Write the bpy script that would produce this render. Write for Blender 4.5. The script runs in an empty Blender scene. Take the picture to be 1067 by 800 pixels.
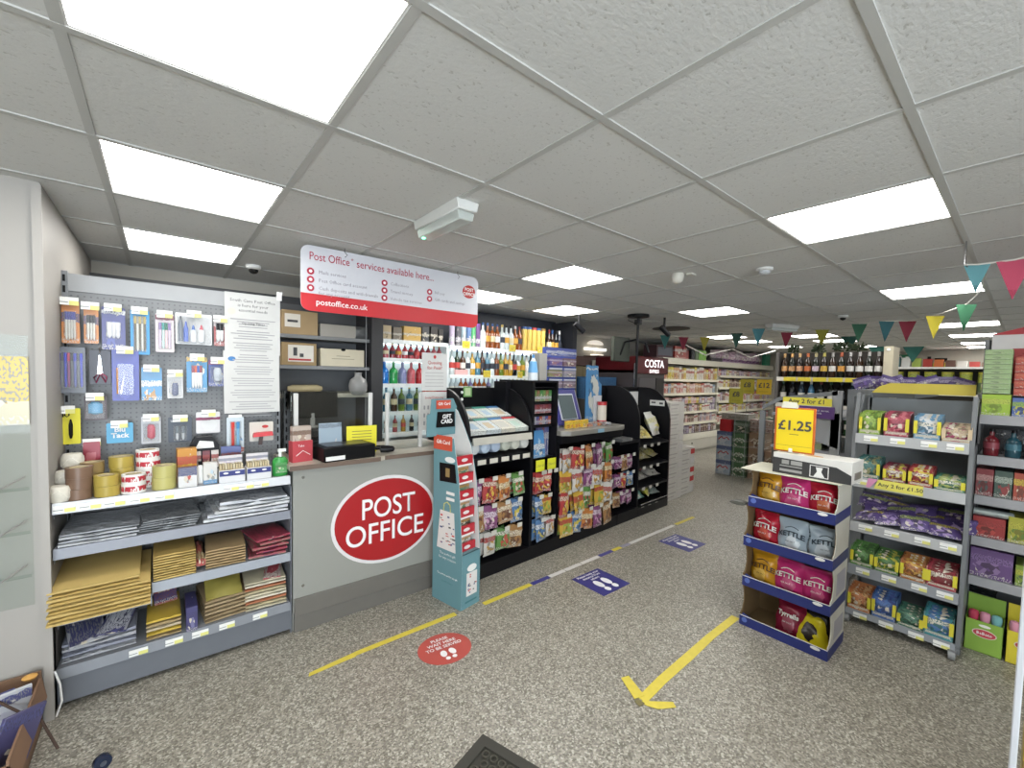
import bpy, math, random
from mathutils import Vector, Matrix
R = math.radians
rnd = random.Random(7)
S = bpy.context.scene
COL = S.collection
# ---------------------------------------------------------------- camera
yaw, pit, rol = .8811, -.0452, .0232
cy_, sy_, cp_, sp_ = math.cos(yaw), math.sin(yaw), math.cos(pit), math.sin(pit)
fw = Vector((cy_*cp_, sy_*cp_, sp_)); r0 = Vector((sy_, -cy_, 0)); u0 = r0.cross(fw)
rt = r0*math.cos(rol)+u0*math.sin(rol); up = u0*math.cos(rol)-r0*math.sin(rol)
cam = bpy.data.objects.new('camera', bpy.data.cameras.new('camera')); COL.objects.link(cam)
M4 = Matrix((rt, up, -fw)).transposed().to_4x4(); M4.translation = Vector((-1.0268, -.8505, 1.6)); cam.matrix_world = M4
cam.data.sensor_width = 36; cam.data.lens = 443.3/1067*36; cam.data.shift_y = 10.64/1067
cam.data.clip_start = .02; cam.data.clip_end = 60
S.camera = cam
# ---------------------------------------------------------------- light and exposure
PANEL = 9.0          # ceiling LED panels
W = bpy.data.worlds.new('world'); S.world = W; W.use_nodes = True
W.node_tree.nodes['Background'].inputs[0].default_value = (.85, .93, 1, 1)
W.node_tree.nodes['Background'].inputs[1].default_value = 1.0
sun_d = bpy.data.lights.new('window_daylight', 'AREA'); sun_d.shape = 'RECTANGLE'; sun_d.size = 2.6; sun_d.size_y = 1.7
sun_d.energy = 140; sun_d.color = (.84, .92, 1)
sun_o = bpy.data.objects.new('window_daylight', sun_d); COL.objects.link(sun_o)
sun_o.location = (-1.9, -3.75, 1.5); sun_o.rotation_euler = (R(116), 0, 0)
S.view_settings.view_transform = 'Standard'; S.view_settings.look = 'None'
S.view_settings.exposure = 1.08; S.view_settings.gamma = 1; S.view_settings.use_curve_mapping = False

# ---------------------------------------------------------------- helpers: materials
def hx(h):
    c = [int(h[i:i+2], 16)/255 for i in (0, 2, 4)]
    c = [x/12.92 if x <= .04045 else ((x+.055)/1.055)**2.4 for x in c]
    return tuple(.80*x**.82*(x/(x+.006)) for x in c)+(1,)
MC = {}
def newmat(k):
    m = bpy.data.materials.new(k); m.use_nodes = True; MC[k] = m
    n = m.node_tree.nodes; return m, n, m.node_tree.links, n['Principled BSDF']
def mat(h, rough=.5, metal=0, var=.06, scale=12, spec=.5):
    k = f'paint_{h}_{rough}_{metal}_{var}_{scale}'
    if k in MC: return MC[k]
    m, n, l, b = newmat(k)
    b.inputs['Roughness'].default_value = rough; b.inputs['Metallic'].default_value = metal
    b.inputs['Specular IOR Level'].default_value = spec
    c = hx(h)
    if var:
        t = n.new('ShaderNodeTexCoord'); z = n.new('ShaderNodeTexNoise'); z.inputs['Scale'].default_value = scale
        z.inputs['Detail'].default_value = 1
        l.new(t.outputs['Object'], z.inputs['Vector'])
        x = n.new('ShaderNodeMix'); x.data_type = 'RGBA'
        x.inputs['A'].default_value = tuple(v*(1-var) for v in c[:3])+(1,); x.inputs['B'].default_value = tuple(min(1, v*(1+var)) for v in c[:3])+(1,)
        l.new(z.outputs[0], x.inputs['Factor']); l.new(x.outputs['Result'], b.inputs['Base Color'])
    else: b.inputs['Base Color'].default_value = c
    return m
def emis(h, s, k=None):
    k = k or f'glow_{h}_{s}'
    if k in MC: return MC[k]
    m, n, l, b = newmat(k); b.inputs['Base Color'].default_value = (.8, .8, .8, 1)
    b.inputs['Emission Color'].default_value = hx(h); b.inputs['Emission Strength'].default_value = s
    return m
def clear(k='clear_acrylic', tint='eef4f2', a=.12, rough=.04, ior=1.35):
    if k in MC: return MC[k]
    m, n, l, b = newmat(k); o = n['Material Output']; n.remove(b)
    t = n.new('ShaderNodeBsdfTransparent'); t.inputs[0].default_value = (.93, .95, .94, 1)
    g = n.new('ShaderNodeBsdfGlossy'); g.inputs['Roughness'].default_value = rough
    f = n.new('ShaderNodeFresnel'); f.inputs[0].default_value = ior
    ad = n.new('ShaderNodeMath'); ad.operation = 'ADD'; ad.inputs[1].default_value = a*.3
    mx = n.new('ShaderNodeMixShader'); l.new(f.outputs[0], ad.inputs[0]); l.new(ad.outputs[0], mx.inputs[0])
    l.new(t.outputs[0], mx.inputs[1]); l.new(g.outputs[0], mx.inputs[2]); l.new(mx.outputs[0], o.inputs[0])
    return m
def film(h='e8eef0', a=.35):
    k = f'film_{h}_{a}'
    if k in MC: return MC[k]
    m, n, l, b = newmat(k); b.inputs['Base Color'].default_value = hx(h); b.inputs['Alpha'].default_value = a; b.inputs['Roughness'].default_value = .12
    return m
def crumple(h, rough=.2, sc=14):
    k = f'crumpled_{h}_{rough}_{sc}'
    if k in MC: return MC[k]
    m, n, l, b = newmat(k); b.inputs['Roughness'].default_value = rough
    t = n.new('ShaderNodeTexCoord'); z = n.new('ShaderNodeTexNoise'); z.inputs['Scale'].default_value = sc; z.inputs['Detail'].default_value = 3; z.inputs['Distortion'].default_value = 1.2
    l.new(t.outputs['Object'], z.inputs['Vector']); bp = n.new('ShaderNodeBump'); bp.inputs['Strength'].default_value = .9; bp.inputs['Distance'].default_value = .02
    l.new(z.outputs[0], bp.inputs['Height']); l.new(bp.outputs[0], b.inputs['Normal']); c = hx(h)
    l.new(_mix(n, l, z.outputs[0], tuple(v*.75 for v in c[:3])+(1,), tuple(min(1, v*1.2) for v in c[:3])+(1,)), b.inputs['Base Color']); return m
def _m(n, l, op, a, b=None, c=None):
    x = n.new('ShaderNodeMath'); x.operation = op
    for i, v in enumerate((a, b, c)):
        if v is None: continue
        if isinstance(v, (int, float)): x.inputs[i].default_value = v
        else: l.new(v, x.inputs[i])
    return x.outputs[0]
def _mix(n, l, f, a, b):
    x = n.new('ShaderNodeMix'); x.data_type = 'RGBA'
    if isinstance(f, (int, float)): x.inputs['Factor'].default_value = f
    else: l.new(f, x.inputs['Factor'])
    for i, v in (('A', a), ('B', b)):
        if isinstance(v, tuple): x.inputs[i].default_value = v
        else: l.new(v, x.inputs[i])
    return x.outputs['Result']
def pk(base, band, blob, seed=1, rough=.35, z0=.55, z1=.78, r=.3, cz=.36, lines=True):
    """printed packaging: base colour, a name band and a picture patch, small print"""
    k = f'print_{base}_{band}_{blob}_{seed}_{rough}_{z0}'
    if k in MC: return MC[k]
    m, n, l, b = newmat(k); b.inputs['Roughness'].default_value = rough
    t = n.new('ShaderNodeTexCoord'); s = n.new('ShaderNodeSeparateXYZ'); l.new(t.outputs['Generated'], s.inputs[0])
    x, z = s.outputs[0], s.outputs[2]
    nz = n.new('ShaderNodeTexNoise'); nz.inputs['Scale'].default_value = 4+seed % 3; nz.inputs['Detail'].default_value = 2
    mp = n.new('ShaderNodeMapping'); mp.inputs['Location'].default_value = (seed*1.7, 0, seed*.9); l.new(t.outputs['Generated'], mp.inputs[0]); l.new(mp.outputs[0], nz.inputs['Vector'])
    w = _m(n, l, 'MULTIPLY_ADD', nz.outputs[0], .3, -.15)
    zz = _m(n, l, 'ADD', z, _m(n, l, 'MULTIPLY', w, .35))
    inb = _m(n, l, 'MULTIPLY', _m(n, l, 'GREATER_THAN', zz, z0), _m(n, l, 'LESS_THAN', zz, z1))
    dx = _m(n, l, 'MULTIPLY', _m(n, l, 'SUBTRACT', x, .5+((seed*37) % 10-5)*.02), 1.0); dz = _m(n, l, 'SUBTRACT', z, cz)
    d = _m(n, l, 'ADD', _m(n, l, 'SQRT', _m(n, l, 'ADD', _m(n, l, 'MULTIPLY', dx, dx), _m(n, l, 'MULTIPLY', dz, dz))), w)
    inc = _m(n, l, 'LESS_THAN', d, r)
    vo = n.new('ShaderNodeTexVoronoi'); vo.inputs['Scale'].default_value = 6.5; l.new(mp.outputs[0], vo.inputs['Vector'])
    sc = n.new('ShaderNodeSeparateColor'); l.new(vo.outputs['Color'], sc.inputs[0]); q = sc.outputs[0]
    dk = tuple(v*.45 for v in hx(base)[:3])+(1,)
    cc = _mix(n, l, _m(n, l, 'GREATER_THAN', q, .42), hx(blob), dk)
    cc = _mix(n, l, _m(n, l, 'GREATER_THAN', q, .62), cc, hx('e6dcc4')); cc = _mix(n, l, _m(n, l, 'GREATER_THAN', q, .76), cc, hx(base))
    c = _mix(n, l, inc, hx(base), cc if lines else hx(blob))
    c = _mix(n, l, inb, c, hx(band))
    if lines:
        t2 = n.new('ShaderNodeMapping'); t2.inputs['Scale'].default_value = (30, 1, 15); l.new(mp.outputs[0], t2.inputs[0])
        n2 = n.new('ShaderNodeTexNoise'); n2.inputs['Scale'].default_value = 1.4; n2.inputs['Detail'].default_value = 0; l.new(t2.outputs[0], n2.inputs['Vector'])
        c = _mix(n, l, _m(n, l, 'MULTIPLY', inb, _m(n, l, 'GREATER_THAN', n2.outputs[0], .57)), c, dk)
        c = _mix(n, l, _m(n, l, 'MULTIPLY', _m(n, l, 'LESS_THAN', z, .13), _m(n, l, 'GREATER_THAN', n2.outputs[0], .58)), c, hx('d8d5cc'))
        c = _mix(n, l, _m(n, l, 'GREATER_THAN', nz.outputs[0], .72), c, hx('ddd8cc'))
        c = _mix(n, l, .24, c, (.13, .11, .09, 1))
    l.new(c, b.inputs['Base Color']); return m
def ticketmat():
    k = 'price_ticket_print'
    if k in MC: return MC[k]
    m, n, l, b = newmat(k); t = n.new('ShaderNodeTexCoord'); s = n.new('ShaderNodeSeparateXYZ'); l.new(t.outputs['Generated'], s.inputs[0])
    a = _m(n, l, 'MULTIPLY', _m(n, l, 'GREATER_THAN', s.outputs[0], .5), _m(n, l, 'LESS_THAN', s.outputs[2], .55))
    c = _mix(n, l, a, hx('f2f2ee'), hx('e6e27a'))
    d = _m(n, l, 'MULTIPLY', _m(n, l, 'LESS_THAN', s.outputs[0], .45), _m(n, l, 'LESS_THAN', _m(n, l, 'ABSOLUTE', _m(n, l, 'SUBTRACT', s.outputs[2], .35)), .07))
    c = _mix(n, l, d, c, hx('8d9390')); l.new(c, b.inputs['Base Color']); return m
def newsmat(seed, tint='d8d6cc', pic='8fa6b8'):
    k = f'newsprint_{seed}_{tint}_{pic}'
    if k in MC: return MC[k]
    m, n, l, b = newmat(k); b.inputs['Roughness'].default_value = .8
    t = n.new('ShaderNodeTexCoord'); s = n.new('ShaderNodeSeparateXYZ'); l.new(t.outputs['Generated'], s.inputs[0])
    mp = n.new('ShaderNodeMapping'); mp.inputs['Scale'].default_value = (18, 22, 1); mp.inputs['Location'].default_value = (seed, seed, 0); l.new(t.outputs['Generated'], mp.inputs[0])
    nz = n.new('ShaderNodeTexNoise'); nz.inputs['Scale'].default_value = 1; l.new(mp.outputs[0], nz.inputs['Vector'])
    x, y = s.outputs[0], s.outputs[1]
    c = _mix(n, l, _m(n, l, 'GREATER_THAN', nz.outputs[0], .55), hx(tint), hx('9a9a94'))
    pic_ = _m(n, l, 'MULTIPLY', _m(n, l, 'GREATER_THAN', x, .1+.05*(seed % 4)), _m(n, l, 'LESS_THAN', x, .62+.04*(seed % 5)))
    pic_ = _m(n, l, 'MULTIPLY', pic_, _m(n, l, 'MULTIPLY', _m(n, l, 'GREATER_THAN', y, .15), _m(n, l, 'LESS_THAN', y, .62)))
    c = _mix(n, l, pic_, c, hx(pic)); c = _mix(n, l, _m(n, l, 'GREATER_THAN', y, .8), c, hx(['2c5d8f', 'a3262b', '26332f', '2e7b6a'][seed % 4]))
    l.new(c, b.inputs['Base Color']); return m

# ---------------------------------------------------------------- helpers: geometry
class G:
    def __init__(s): s.v = []; s.f = []; s.m = []; s.sm = []
    def add(s, vs, fs, mi=0, smooth=False):
        o = len(s.v); s.v += [tuple(v) for v in vs]
        for f in fs: s.f.append([i+o for i in f]); s.m.append(mi); s.sm.append(smooth)
        return s
    def box(s, x0, x1, y0, y1, z0, z1, mi=0):
        v = [(x, y, z) for z in (z0, z1) for y in (y0, y1) for x in (x0, x1)]
        return s.add(v, [(0, 2, 3, 1), (4, 5, 7, 6), (0, 1, 5, 4), (2, 6, 7, 3), (0, 4, 6, 2), (1, 3, 7, 5)], mi)
    def lathe(s, prof, n=14, c=(0, 0, 0), mi=0, axis='z', smooth=True, sx=1, sy=1):
        vs, fs = [], []
        for (r, h) in prof:
            for i in range(n):
                a = 2*math.pi*i/n; p = (r*math.cos(a)*sx, r*math.sin(a)*sy, h)
                if axis == 'y': p = (p[0], h, p[1])
                elif axis == 'x': p = (h, p[0], p[1])
                vs.append((p[0]+c[0], p[1]+c[1], p[2]+c[2]))
        for j in range(len(prof)-1):
            for i in range(n): k = (i+1) % n; fs.append((j*n+i, j*n+k, (j+1)*n+k, (j+1)*n+i))
        s.add(vs, fs, mi, smooth)
        o = len(s.v)-len(vs)
        s.f.append([o+i for i in reversed(range(n))]); s.m.append(mi); s.sm.append(False)
        s.f.append([o+(len(prof)-1)*n+i for i in range(n)]); s.m.append(mi); s.sm.append(False)
        return s
    def cyl(s, c, h, r, n=12, mi=0, axis='z', r2=None): return s.lathe([(r, 0), (r if r2 is None else r2, h)], n, c, mi, axis)
    def prism(s, poly, a, b, axis='y', mi=0):
        # poly (p,q): axis y -> (x,z); axis x -> (y,z); axis z -> (x,y)
        def P(p, q, t): return (p, t, q) if axis == 'y' else (t, p, q) if axis == 'x' else (p, q, t)
        n = len(poly); vs = [P(p, q, a) for p, q in poly]+[P(p, q, b) for p, q in poly]
        fs = [tuple(range(n)), tuple(reversed(range(n, 2*n)))]+[(i, i+n, (i+1) % n+n, (i+1) % n) for i in range(n)]
        return s.add(vs, fs, mi)
    def tube(s, pts, r, n=6, mi=0):
        pts = [Vector(p) for p in pts]; vs = []
        for i, p in enumerate(pts):
            d = (pts[min(i+1, len(pts)-1)]-pts[max(i-1, 0)]).normalized()
            a = d.cross(Vector((0, 0, 1)) if abs(d.z) < .9 else Vector((1, 0, 0))).normalized(); b = d.cross(a)
            vs += [p+a*r*math.cos(2*math.pi*k/n)+b*r*math.sin(2*math.pi*k/n) for k in range(n)]
        fs = [(j*n+i, j*n+(i+1) % n, (j+1)*n+(i+1) % n, (j+1)*n+i) for j in range(len(pts)-1) for i in range(n)]
        fs += [tuple(range(n)), tuple(reversed(range((len(pts)-1)*n, len(pts)*n)))]
        return s.add(vs, fs, mi, True)
    def pillow(s, w, h, d, seed=0, nx=8, nz=9, mi=0, z0=0, crimp=.07, sag=.0):
        rr = random.Random(seed); ph = [rr.uniform(0, 6.3) for _ in range(4)]
        vs, fs = [], []
        for side in (-1, 1):
            o = len(vs)
            for j in range(nz+1):
                t = j/nz
                for i in range(nx+1):
                    q = i/nx; b = bulge(q, t, crimp)
                    wr = 1+.16*math.sin(9*q+ph[0]+5*t)*math.sin(8*t+ph[1])
                    wd = w*(1-.10*b**.5*(math.sin(math.pi*t)))
                    y = side*(d/2)*b*wr+.006*math.sin(7*q+ph[2])*math.sin(math.pi*t)-sag*math.sin(math.pi*t)
                    vs.append(((q-.5)*wd+.004*math.sin(11*t+ph[3]), y, z0+h*t))
            for j in range(nz):
                for i in range(nx):
                    a = o+j*(nx+1)+i; f = (a, a+1, a+nx+2, a+nx+1); fs.append(f if side < 0 else f[::-1])
        return s.add(vs, fs, mi, True)
    def build(s, name='part'):
        me = bpy.data.meshes.new(name); me.from_pydata(s.v, [], s.f)
        for p, mi, sm in zip(me.polygons, s.m, s.sm): p.material_index = mi; p.use_smooth = sm
        me.update(); me.set_sharp_from_angle(angle=R(38)); return me
def bulge(q, t, crimp=.07):
    e = max(0, min(1, (t-crimp)/(.22))); f = max(0, min(1, (1-crimp-t)/.22))
    e = math.sin(e*math.pi/2); f = math.sin(f*math.pi/2)
    x = 1-abs(2*q-1)**3
    return max(0.0, x)**.7*e*f
def rrect(x0, x1, z0, z1, r, n=5, corners=(1, 1, 1, 1)):
    out = []
    for (cx, cz, a0, on) in ((x1-r, z1-r, 0, corners[0]), (x0+r, z1-r, 90, corners[1]), (x0+r, z0+r, 180, corners[2]), (x1-r, z0+r, 270, corners[3])):
        if on: out += [(cx+r*math.cos(R(a0+90*i/n)), cz+r*math.sin(R(a0+90*i/n))) for i in range(n+1)]
        else: out.append((x1 if a0 in (0, 270) else x0, z1 if a0 < 180 else z0))
    return out[::-1]
def ellip(cx, cz, a, b, n=40, rot=0): return [(cx+a*math.cos(t)*math.cos(rot)-b*math.sin(t)*math.sin(rot), cz+a*math.cos(t)*math.sin(rot)+b*math.sin(t)*math.cos(rot)) for t in [-2*math.pi*i/n for i in range(n)]]
TX = {}
def txt(s, size, bold=0, align='CENTER', depth=.0008, wrap=None, sx=1.0, shear=0.0):
    """lettering mesh in the XZ plane facing -Y, centred on the origin line"""
    k = (s, size, bold, align, depth, sx, shear, id(wrap) if wrap else 0)
    if k in TX and not wrap: return TX[k]
    cu = bpy.data.curves.new('lettering', 'FONT'); cu.body = s; cu.size = size; cu.offset = bold; cu.align_x = align; cu.align_y = 'CENTER'
    cu.resolution_u = 6 if size > .1 else 3 if size > .03 else 1; cu.shear = shear
    ob = bpy.data.objects.new('lettering', cu)
    me = bpy.data.meshes.new_from_object(ob)
    bpy.data.objects.remove(ob); bpy.data.curves.remove(cu)
    for v in me.vertices:
        x, y = v.co.x*sx, v.co.y
        v.co = (x, -depth, y) if not wrap else wrap(x, y, depth)
    me.materials.clear()
    TX[k] = me; return me

# ---------------------------------------------------------------- helpers: things and parts
def lnk(o): COL.objects.link(o); return o
def setm(o, ms):
    ms = ms if isinstance(ms, (list, tuple)) else [ms]
    for m in ms: 
        if len(o.data.materials) < len(ms): o.data.materials.append(m)
def tag(o, label, cat, group=None, kind=None):
    if label: o['label'] = label
    if cat: o['category'] = cat
    if group: o['group'] = group
    if kind: o['kind'] = kind
    return o
def thing(name, label, cat, loc=(0, 0, 0), rz=0, group=None):
    o = lnk(bpy.data.objects.new(name, None)); o.location = loc; o.rotation_euler = (0, 0, rz); o.empty_display_size = .05
    return tag(o, label, cat, group)
def part(name, g, ms, parent, loc=None, bevel=0, label=None, rot=None):
    me = g if isinstance(g, bpy.types.Mesh) else g.build(name)
    o = lnk(bpy.data.objects.new(name, me)); setm(o, ms); o.parent = parent
    if loc: o.location = loc
    if rot: o.rotation_euler = rot
    if bevel: b = o.modifiers.new('bevel', 'BEVEL'); b.width = bevel; b.segments = 1; b.limit_method = 'ANGLE'
    if label: o['label'] = label
    return o
def solid(name, g, ms, label, cat, loc=(0, 0, 0), rz=0, group=None, bevel=0, rot=None):
    o = part(name, g, ms, None, loc, bevel); o.rotation_euler = rot or (0, 0, rz)
    return tag(o, label, cat, group)
def struct(name, g, ms):
    o = part(name, g, ms, None); o['kind'] = 'structure'; return o
def word(s, size, m, parent, loc, bold=0, align='CENTER', name='lettering', sx=1.0, rot=None, shear=0.0, label=None):
    return part(name, txt(s, size, bold, align, sx=sx, shear=shear).copy() if False else txt(s, size, bold, align, sx=sx, shear=shear), m, parent, loc, rot=rot, label=label)
class Frame:
    def __init__(s, x, y, rz, z=0): s.x, s.y, s.rz, s.z = x, y, rz, z
    def at(s, u, v, w=0): c, d = math.cos(s.rz), math.sin(s.rz); return (s.x+u*c-v*d, s.y+u*d+v*c, s.z+w)
class Tmpl:
    """a thing built once; put() links copies of its parts that share the mesh data, each under its own Empty"""
    def __init__(s, name): s.name = name; s.p = []
    def add(s, name, g, m, parent=None, loc=None, bevel=0):
        me = g if isinstance(g, bpy.types.Mesh) else g.build(name)
        s.p.append((name, me, m, parent, loc, bevel)); return len(s.p)-1
    def put(s, label, cat, loc, rz=0, group=None, mats={}, sc=(1, 1, 1), rot=None, only=None):
        made = []
        single = len(s.p) == 1 or only
        root = None
        if not single: root = thing(s.name, label, cat, loc, rz, group)
        for i, (nm, me, m, par, lo, bv) in enumerate(s.p):
            if only and i not in only: continue
            mm = mats.get(nm, m); mm = mm if isinstance(mm, (list, tuple)) else [mm]
            o = lnk(bpy.data.objects.new(s.name if single and root is None else nm, me))
            while len(me.materials) < len(mm): me.materials.append(mm[len(me.materials)])
            for k, x in enumerate(mm): o.material_slots[k].link = 'OBJECT'; o.material_slots[k].material = x
            if bv: b = o.modifiers.new('bevel', 'BEVEL'); b.width = bv; b.segments = 1; b.limit_method = 'ANGLE'
            if root is None:
                root = o; o.location = loc; o.rotation_euler = (0, 0, rz); tag(o, label, cat, group)
            else:
                o.parent = root if par is None else made[par]
                if lo: o.location = lo
            made.append(o)
        if rot: root.rotation_euler = rot
        root.scale = sc
        return root
ORD = 'first second third fourth fifth sixth seventh eighth ninth tenth eleventh twelfth thirteenth fourteenth fifteenth sixteenth seventeenth eighteenth nineteenth twentieth'.split()
def nth(i):
    if i < 20: return ORD[i]
    t = ['twenty', 'thirty', 'forty'][i//10-2]; u = (i+1) % 10
    return ORD[i] if i < 20 else (f'{t}-{ORD[u-1]}' if u else ['thirtieth', 'fortieth', 'fiftieth'][i//10-2])

WHITE = mat('f0f0ec', .45); CREAM = mat('d9d2bf', .6); GREY = mat('8f9294', .45); DGREY = mat('4d5052', .5); BLACK = mat('08080a', .5, var=0, spec=.2)
SATIN = mat('0e0e11', .42, spec=.25); CHROME = mat('c4c6c8', .2, 1, 0); CARD = mat('a98a5e', .8); RED = mat('b3201f', .4); TICKET = ticketmat()
PAPER = mat('cbcbc8', .7); INK = mat('3a3a3c', .6, var=0); YEL = mat('f2d21a', .5, var=.03); PUREWHITE = mat('f6f6f6', .5, var=0)
ACR = clear(); FILM = film()
# ================================================================ THE ROOM
CH = 2.376; T = .6
def floor_mat():
    m, n, l, b = newmat('speckled_vinyl'); b.inputs['Roughness'].default_value = .38
    t = n.new('ShaderNodeTexCoord')
    v = n.new('ShaderNodeTexVoronoi'); v.inputs['Scale'].default_value = 130; l.new(t.outputs['Object'], v.inputs['Vector'])
    s = n.new('ShaderNodeSeparateColor'); l.new(v.outputs['Color'], s.inputs[0])
    r = n.new('ShaderNodeValToRGB'); e = r.color_ramp.elements; r.color_ramp.interpolation = 'CONSTANT'
    e[0].color = hx('5f5b50'); e[0].position = 0; e[1].color = hx('77736a'); e[1].position = .18
    for p, c in ((.42, '8e897c'), (.66, 'a6a092'), (.88, 'c6c1b3')): q = e.new(p); q.color = hx(c)
    l.new(s.outputs[0], r.inputs[0])
    nz = n.new('ShaderNodeTexNoise'); nz.inputs['Scale'].default_value = 1.3; nz.inputs['Detail'].default_value = 3; l.new(t.outputs['Object'], nz.inputs['Vector'])
    f = _m(n, l, 'MULTIPLY', nz.outputs[0], .35)
    l.new(_mix(n, l, f, r.outputs[0], hx('6c6353')), b.inputs['Base Color'])
    l.new(_m(n, l, 'MULTIPLY_ADD', nz.outputs[0], .25, .27), b.inputs['Roughness'])
    return m
def tile_mat():
    m, n, l, b = newmat('fissured_ceiling_tile'); b.inputs['Roughness'].default_value = .9
    t = n.new('ShaderNodeTexCoord'); mp = n.new('ShaderNodeMapping'); mp.inputs['Scale'].default_value = (1, 1.6, 1); l.new(t.outputs['Object'], mp.inputs[0])
    v = n.new('ShaderNodeTexNoise'); v.inputs['Scale'].default_value = 60; v.inputs['Detail'].default_value = 3; l.new(mp.outputs[0], v.inputs['Vector'])
    g = _m(n, l, 'GREATER_THAN', v.outputs[0], .66)
    nz = n.new('ShaderNodeTexNoise'); nz.inputs['Scale'].default_value = 1.1; l.new(t.outputs['Object'], nz.inputs['Vector'])
    c = _mix(n, l, nz.outputs[0], hx('d3d3cf'), hx('dcdcd8'))
    l.new(_mix(n, l, g, c, hx('bcbbb5')), b.inputs['Base Color'])
    bp = n.new('ShaderNodeBump'); bp.inputs['Strength'].default_value = .35; bp.inputs['Distance'].default_value = .004
    l.new(_m(n, l, 'MULTIPLY', v.outputs[0], -1), bp.inputs['Height']); l.new(bp.outputs[0], b.inputs['Normal']); return m
X0, X1, Y0, Y1 = -4.2, 12.6, -4.0, 5.0
struct('floor', G().box(X0, X1, Y0, Y1, -.05, 0), floor_mat())
CELLS = [(-2, 0), (-2, 2), (-2, 4), (2, -1), (2, 2), (2, 4), (4, 4), (6, -1), (6, 2), (-2, -3), (2, -4), (6, -4), (-5, -2),
         (11, -1), (14, -1), (17, -1), (19, -1), (11, 4), (13.2, 4.2), (12.2, 2), (14, 2), (17, 2), (16, 4)]
g = G()
cells = set((math.floor(a), b) if float(b).is_integer() else (math.floor(a), math.floor(b)) for a, b in CELLS)
for i in range(-7, 21):
    for j in range(-7, 9):
        if (i, j) in cells: continue
        x, y = i*T, j*T
        g.add([(x, y, CH), (x, y+T, CH), (x+T, y+T, CH), (x+T, y, CH)], [(0, 1, 2, 3)])
g.box(X0, X1, Y0-.2, Y1+.4, CH+.12, CH+.16)
struct('ceiling', g, tile_mat())
g = G()
for i in range(-7, 22): g.box(i*T-.012, i*T+.012, Y0, Y1, CH-.004, CH+.03)
for j in range(-6, 9): g.box(X0, X1, j*T-.012, j*T+.012, CH-.0045, CH+.0295)
struct('trim_1', g, mat('b9b9b4', .5, var=.03))
DIFF = emis('fffdf8', PANEL, 'led_diffuser')
lt = Tmpl('ceiling_light')
g = G()
for a, b, c, d in ((0, T, 0, .018), (0, T, T-.018, T), (0, .018, .018, T-.018), (T-.018, T, .018, T-.018)): g.box(a, b, c, d, -.002, .03)
lt.add('frame', g, mat('e2e2de', .4)); lt.add('diffuser', G().box(.018, T-.018, .018, T-.018, .004, .02), DIFF)
LAB = {(-2, 0): 'largest square ceiling light, straight over the foreground floor', (-2, 2): 'square ceiling light above the stationery bay front',
       (-2, 4): 'square ceiling light behind the stationery bay, nearest the dome camera', (2, -1): 'square ceiling light above the snack end bay',
       (2, 2): 'square ceiling light over the aisle by the hanging sign', (2, 4): 'square ceiling light partly hidden by the hanging white sign', (4, 4): 'square ceiling light over the tall spirit bottles',
       (6, -1): 'square ceiling light beside the teal bunting flag', (6, 2): 'square ceiling light beyond the smoke detector'}
n_ = 0
for a, b in CELLS:
    L = LAB.get((a, b))
    if not L and a < 11: L = {(-2, -3): 'square ceiling panel light over the entrance floor', (2, -4): 'square ceiling panel light above the near shop window', (6, -4): 'square ceiling panel light at the window wall, farther aisle', (-5, -2): 'square ceiling panel light beside the front wall'}[(a, b)]
    elif not L:
        if a >= 11: L = f'bright ceiling panel light of the far shop, {nth(n_)} counted from the wine rack'; n_ += 1
    lt.put(L, 'ceiling light', (math.floor(a)*T if True else a*T, math.floor(b)*T, CH), 0, 'square ceiling panel lights')
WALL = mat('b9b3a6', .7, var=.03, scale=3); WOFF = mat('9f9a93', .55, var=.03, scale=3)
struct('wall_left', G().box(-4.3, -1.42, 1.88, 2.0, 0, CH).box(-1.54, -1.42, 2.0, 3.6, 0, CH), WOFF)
struct('wall_back', G().box(-1.42, 3.45, 3.6, 3.72, 0, CH).box(3.33, 3.45, 3.72, 4.7, 0, CH).box(3.45, 12.6, 4.6, 4.72, 0, CH), WALL)
struct('wall_right', G().box(X0, 2.9, -4.12, -4.0, 0, .9).box(X0, -3.3, -4.12, -4, .9, CH).box(.4, 12.6, -4.12, -4, .9, CH).box(-3.3, .4, -4.12, -4, 2.2, CH), WALL)
struct('wall_far', G().box(12.5, 12.62, -4, 4.7, 0, CH), mat('b9b3a4', .8))
struct('wall_front', G().box(-4.3, -4.2, -4, 1.9, 0, CH), WALL)
w1 = struct('window_1', G().box(-3.3, .4, -4.08, -4.02, .9, .96).box(-3.3, .4, -4.08, -4.02, 2.14, 2.2).box(-3.3, -3.24, -4.08, -4.02, .96, 2.14).box(.34, .4, -4.08, -4.02, .96, 2.14).box(-1.48, -1.42, -4.08, -4.02, .96, 2.14), WHITE)
part('pane', G().box(-3.24, .34, -4.06, -4.05, .96, 2.14), ACR, w1)
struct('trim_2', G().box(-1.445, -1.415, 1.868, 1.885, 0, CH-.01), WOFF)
DARKP = mat('3c3d3f', .55)
struct('trim_3', G().box(-1.42, .49, 3.5, 3.6, 0, 2.27), DARKP)

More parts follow.
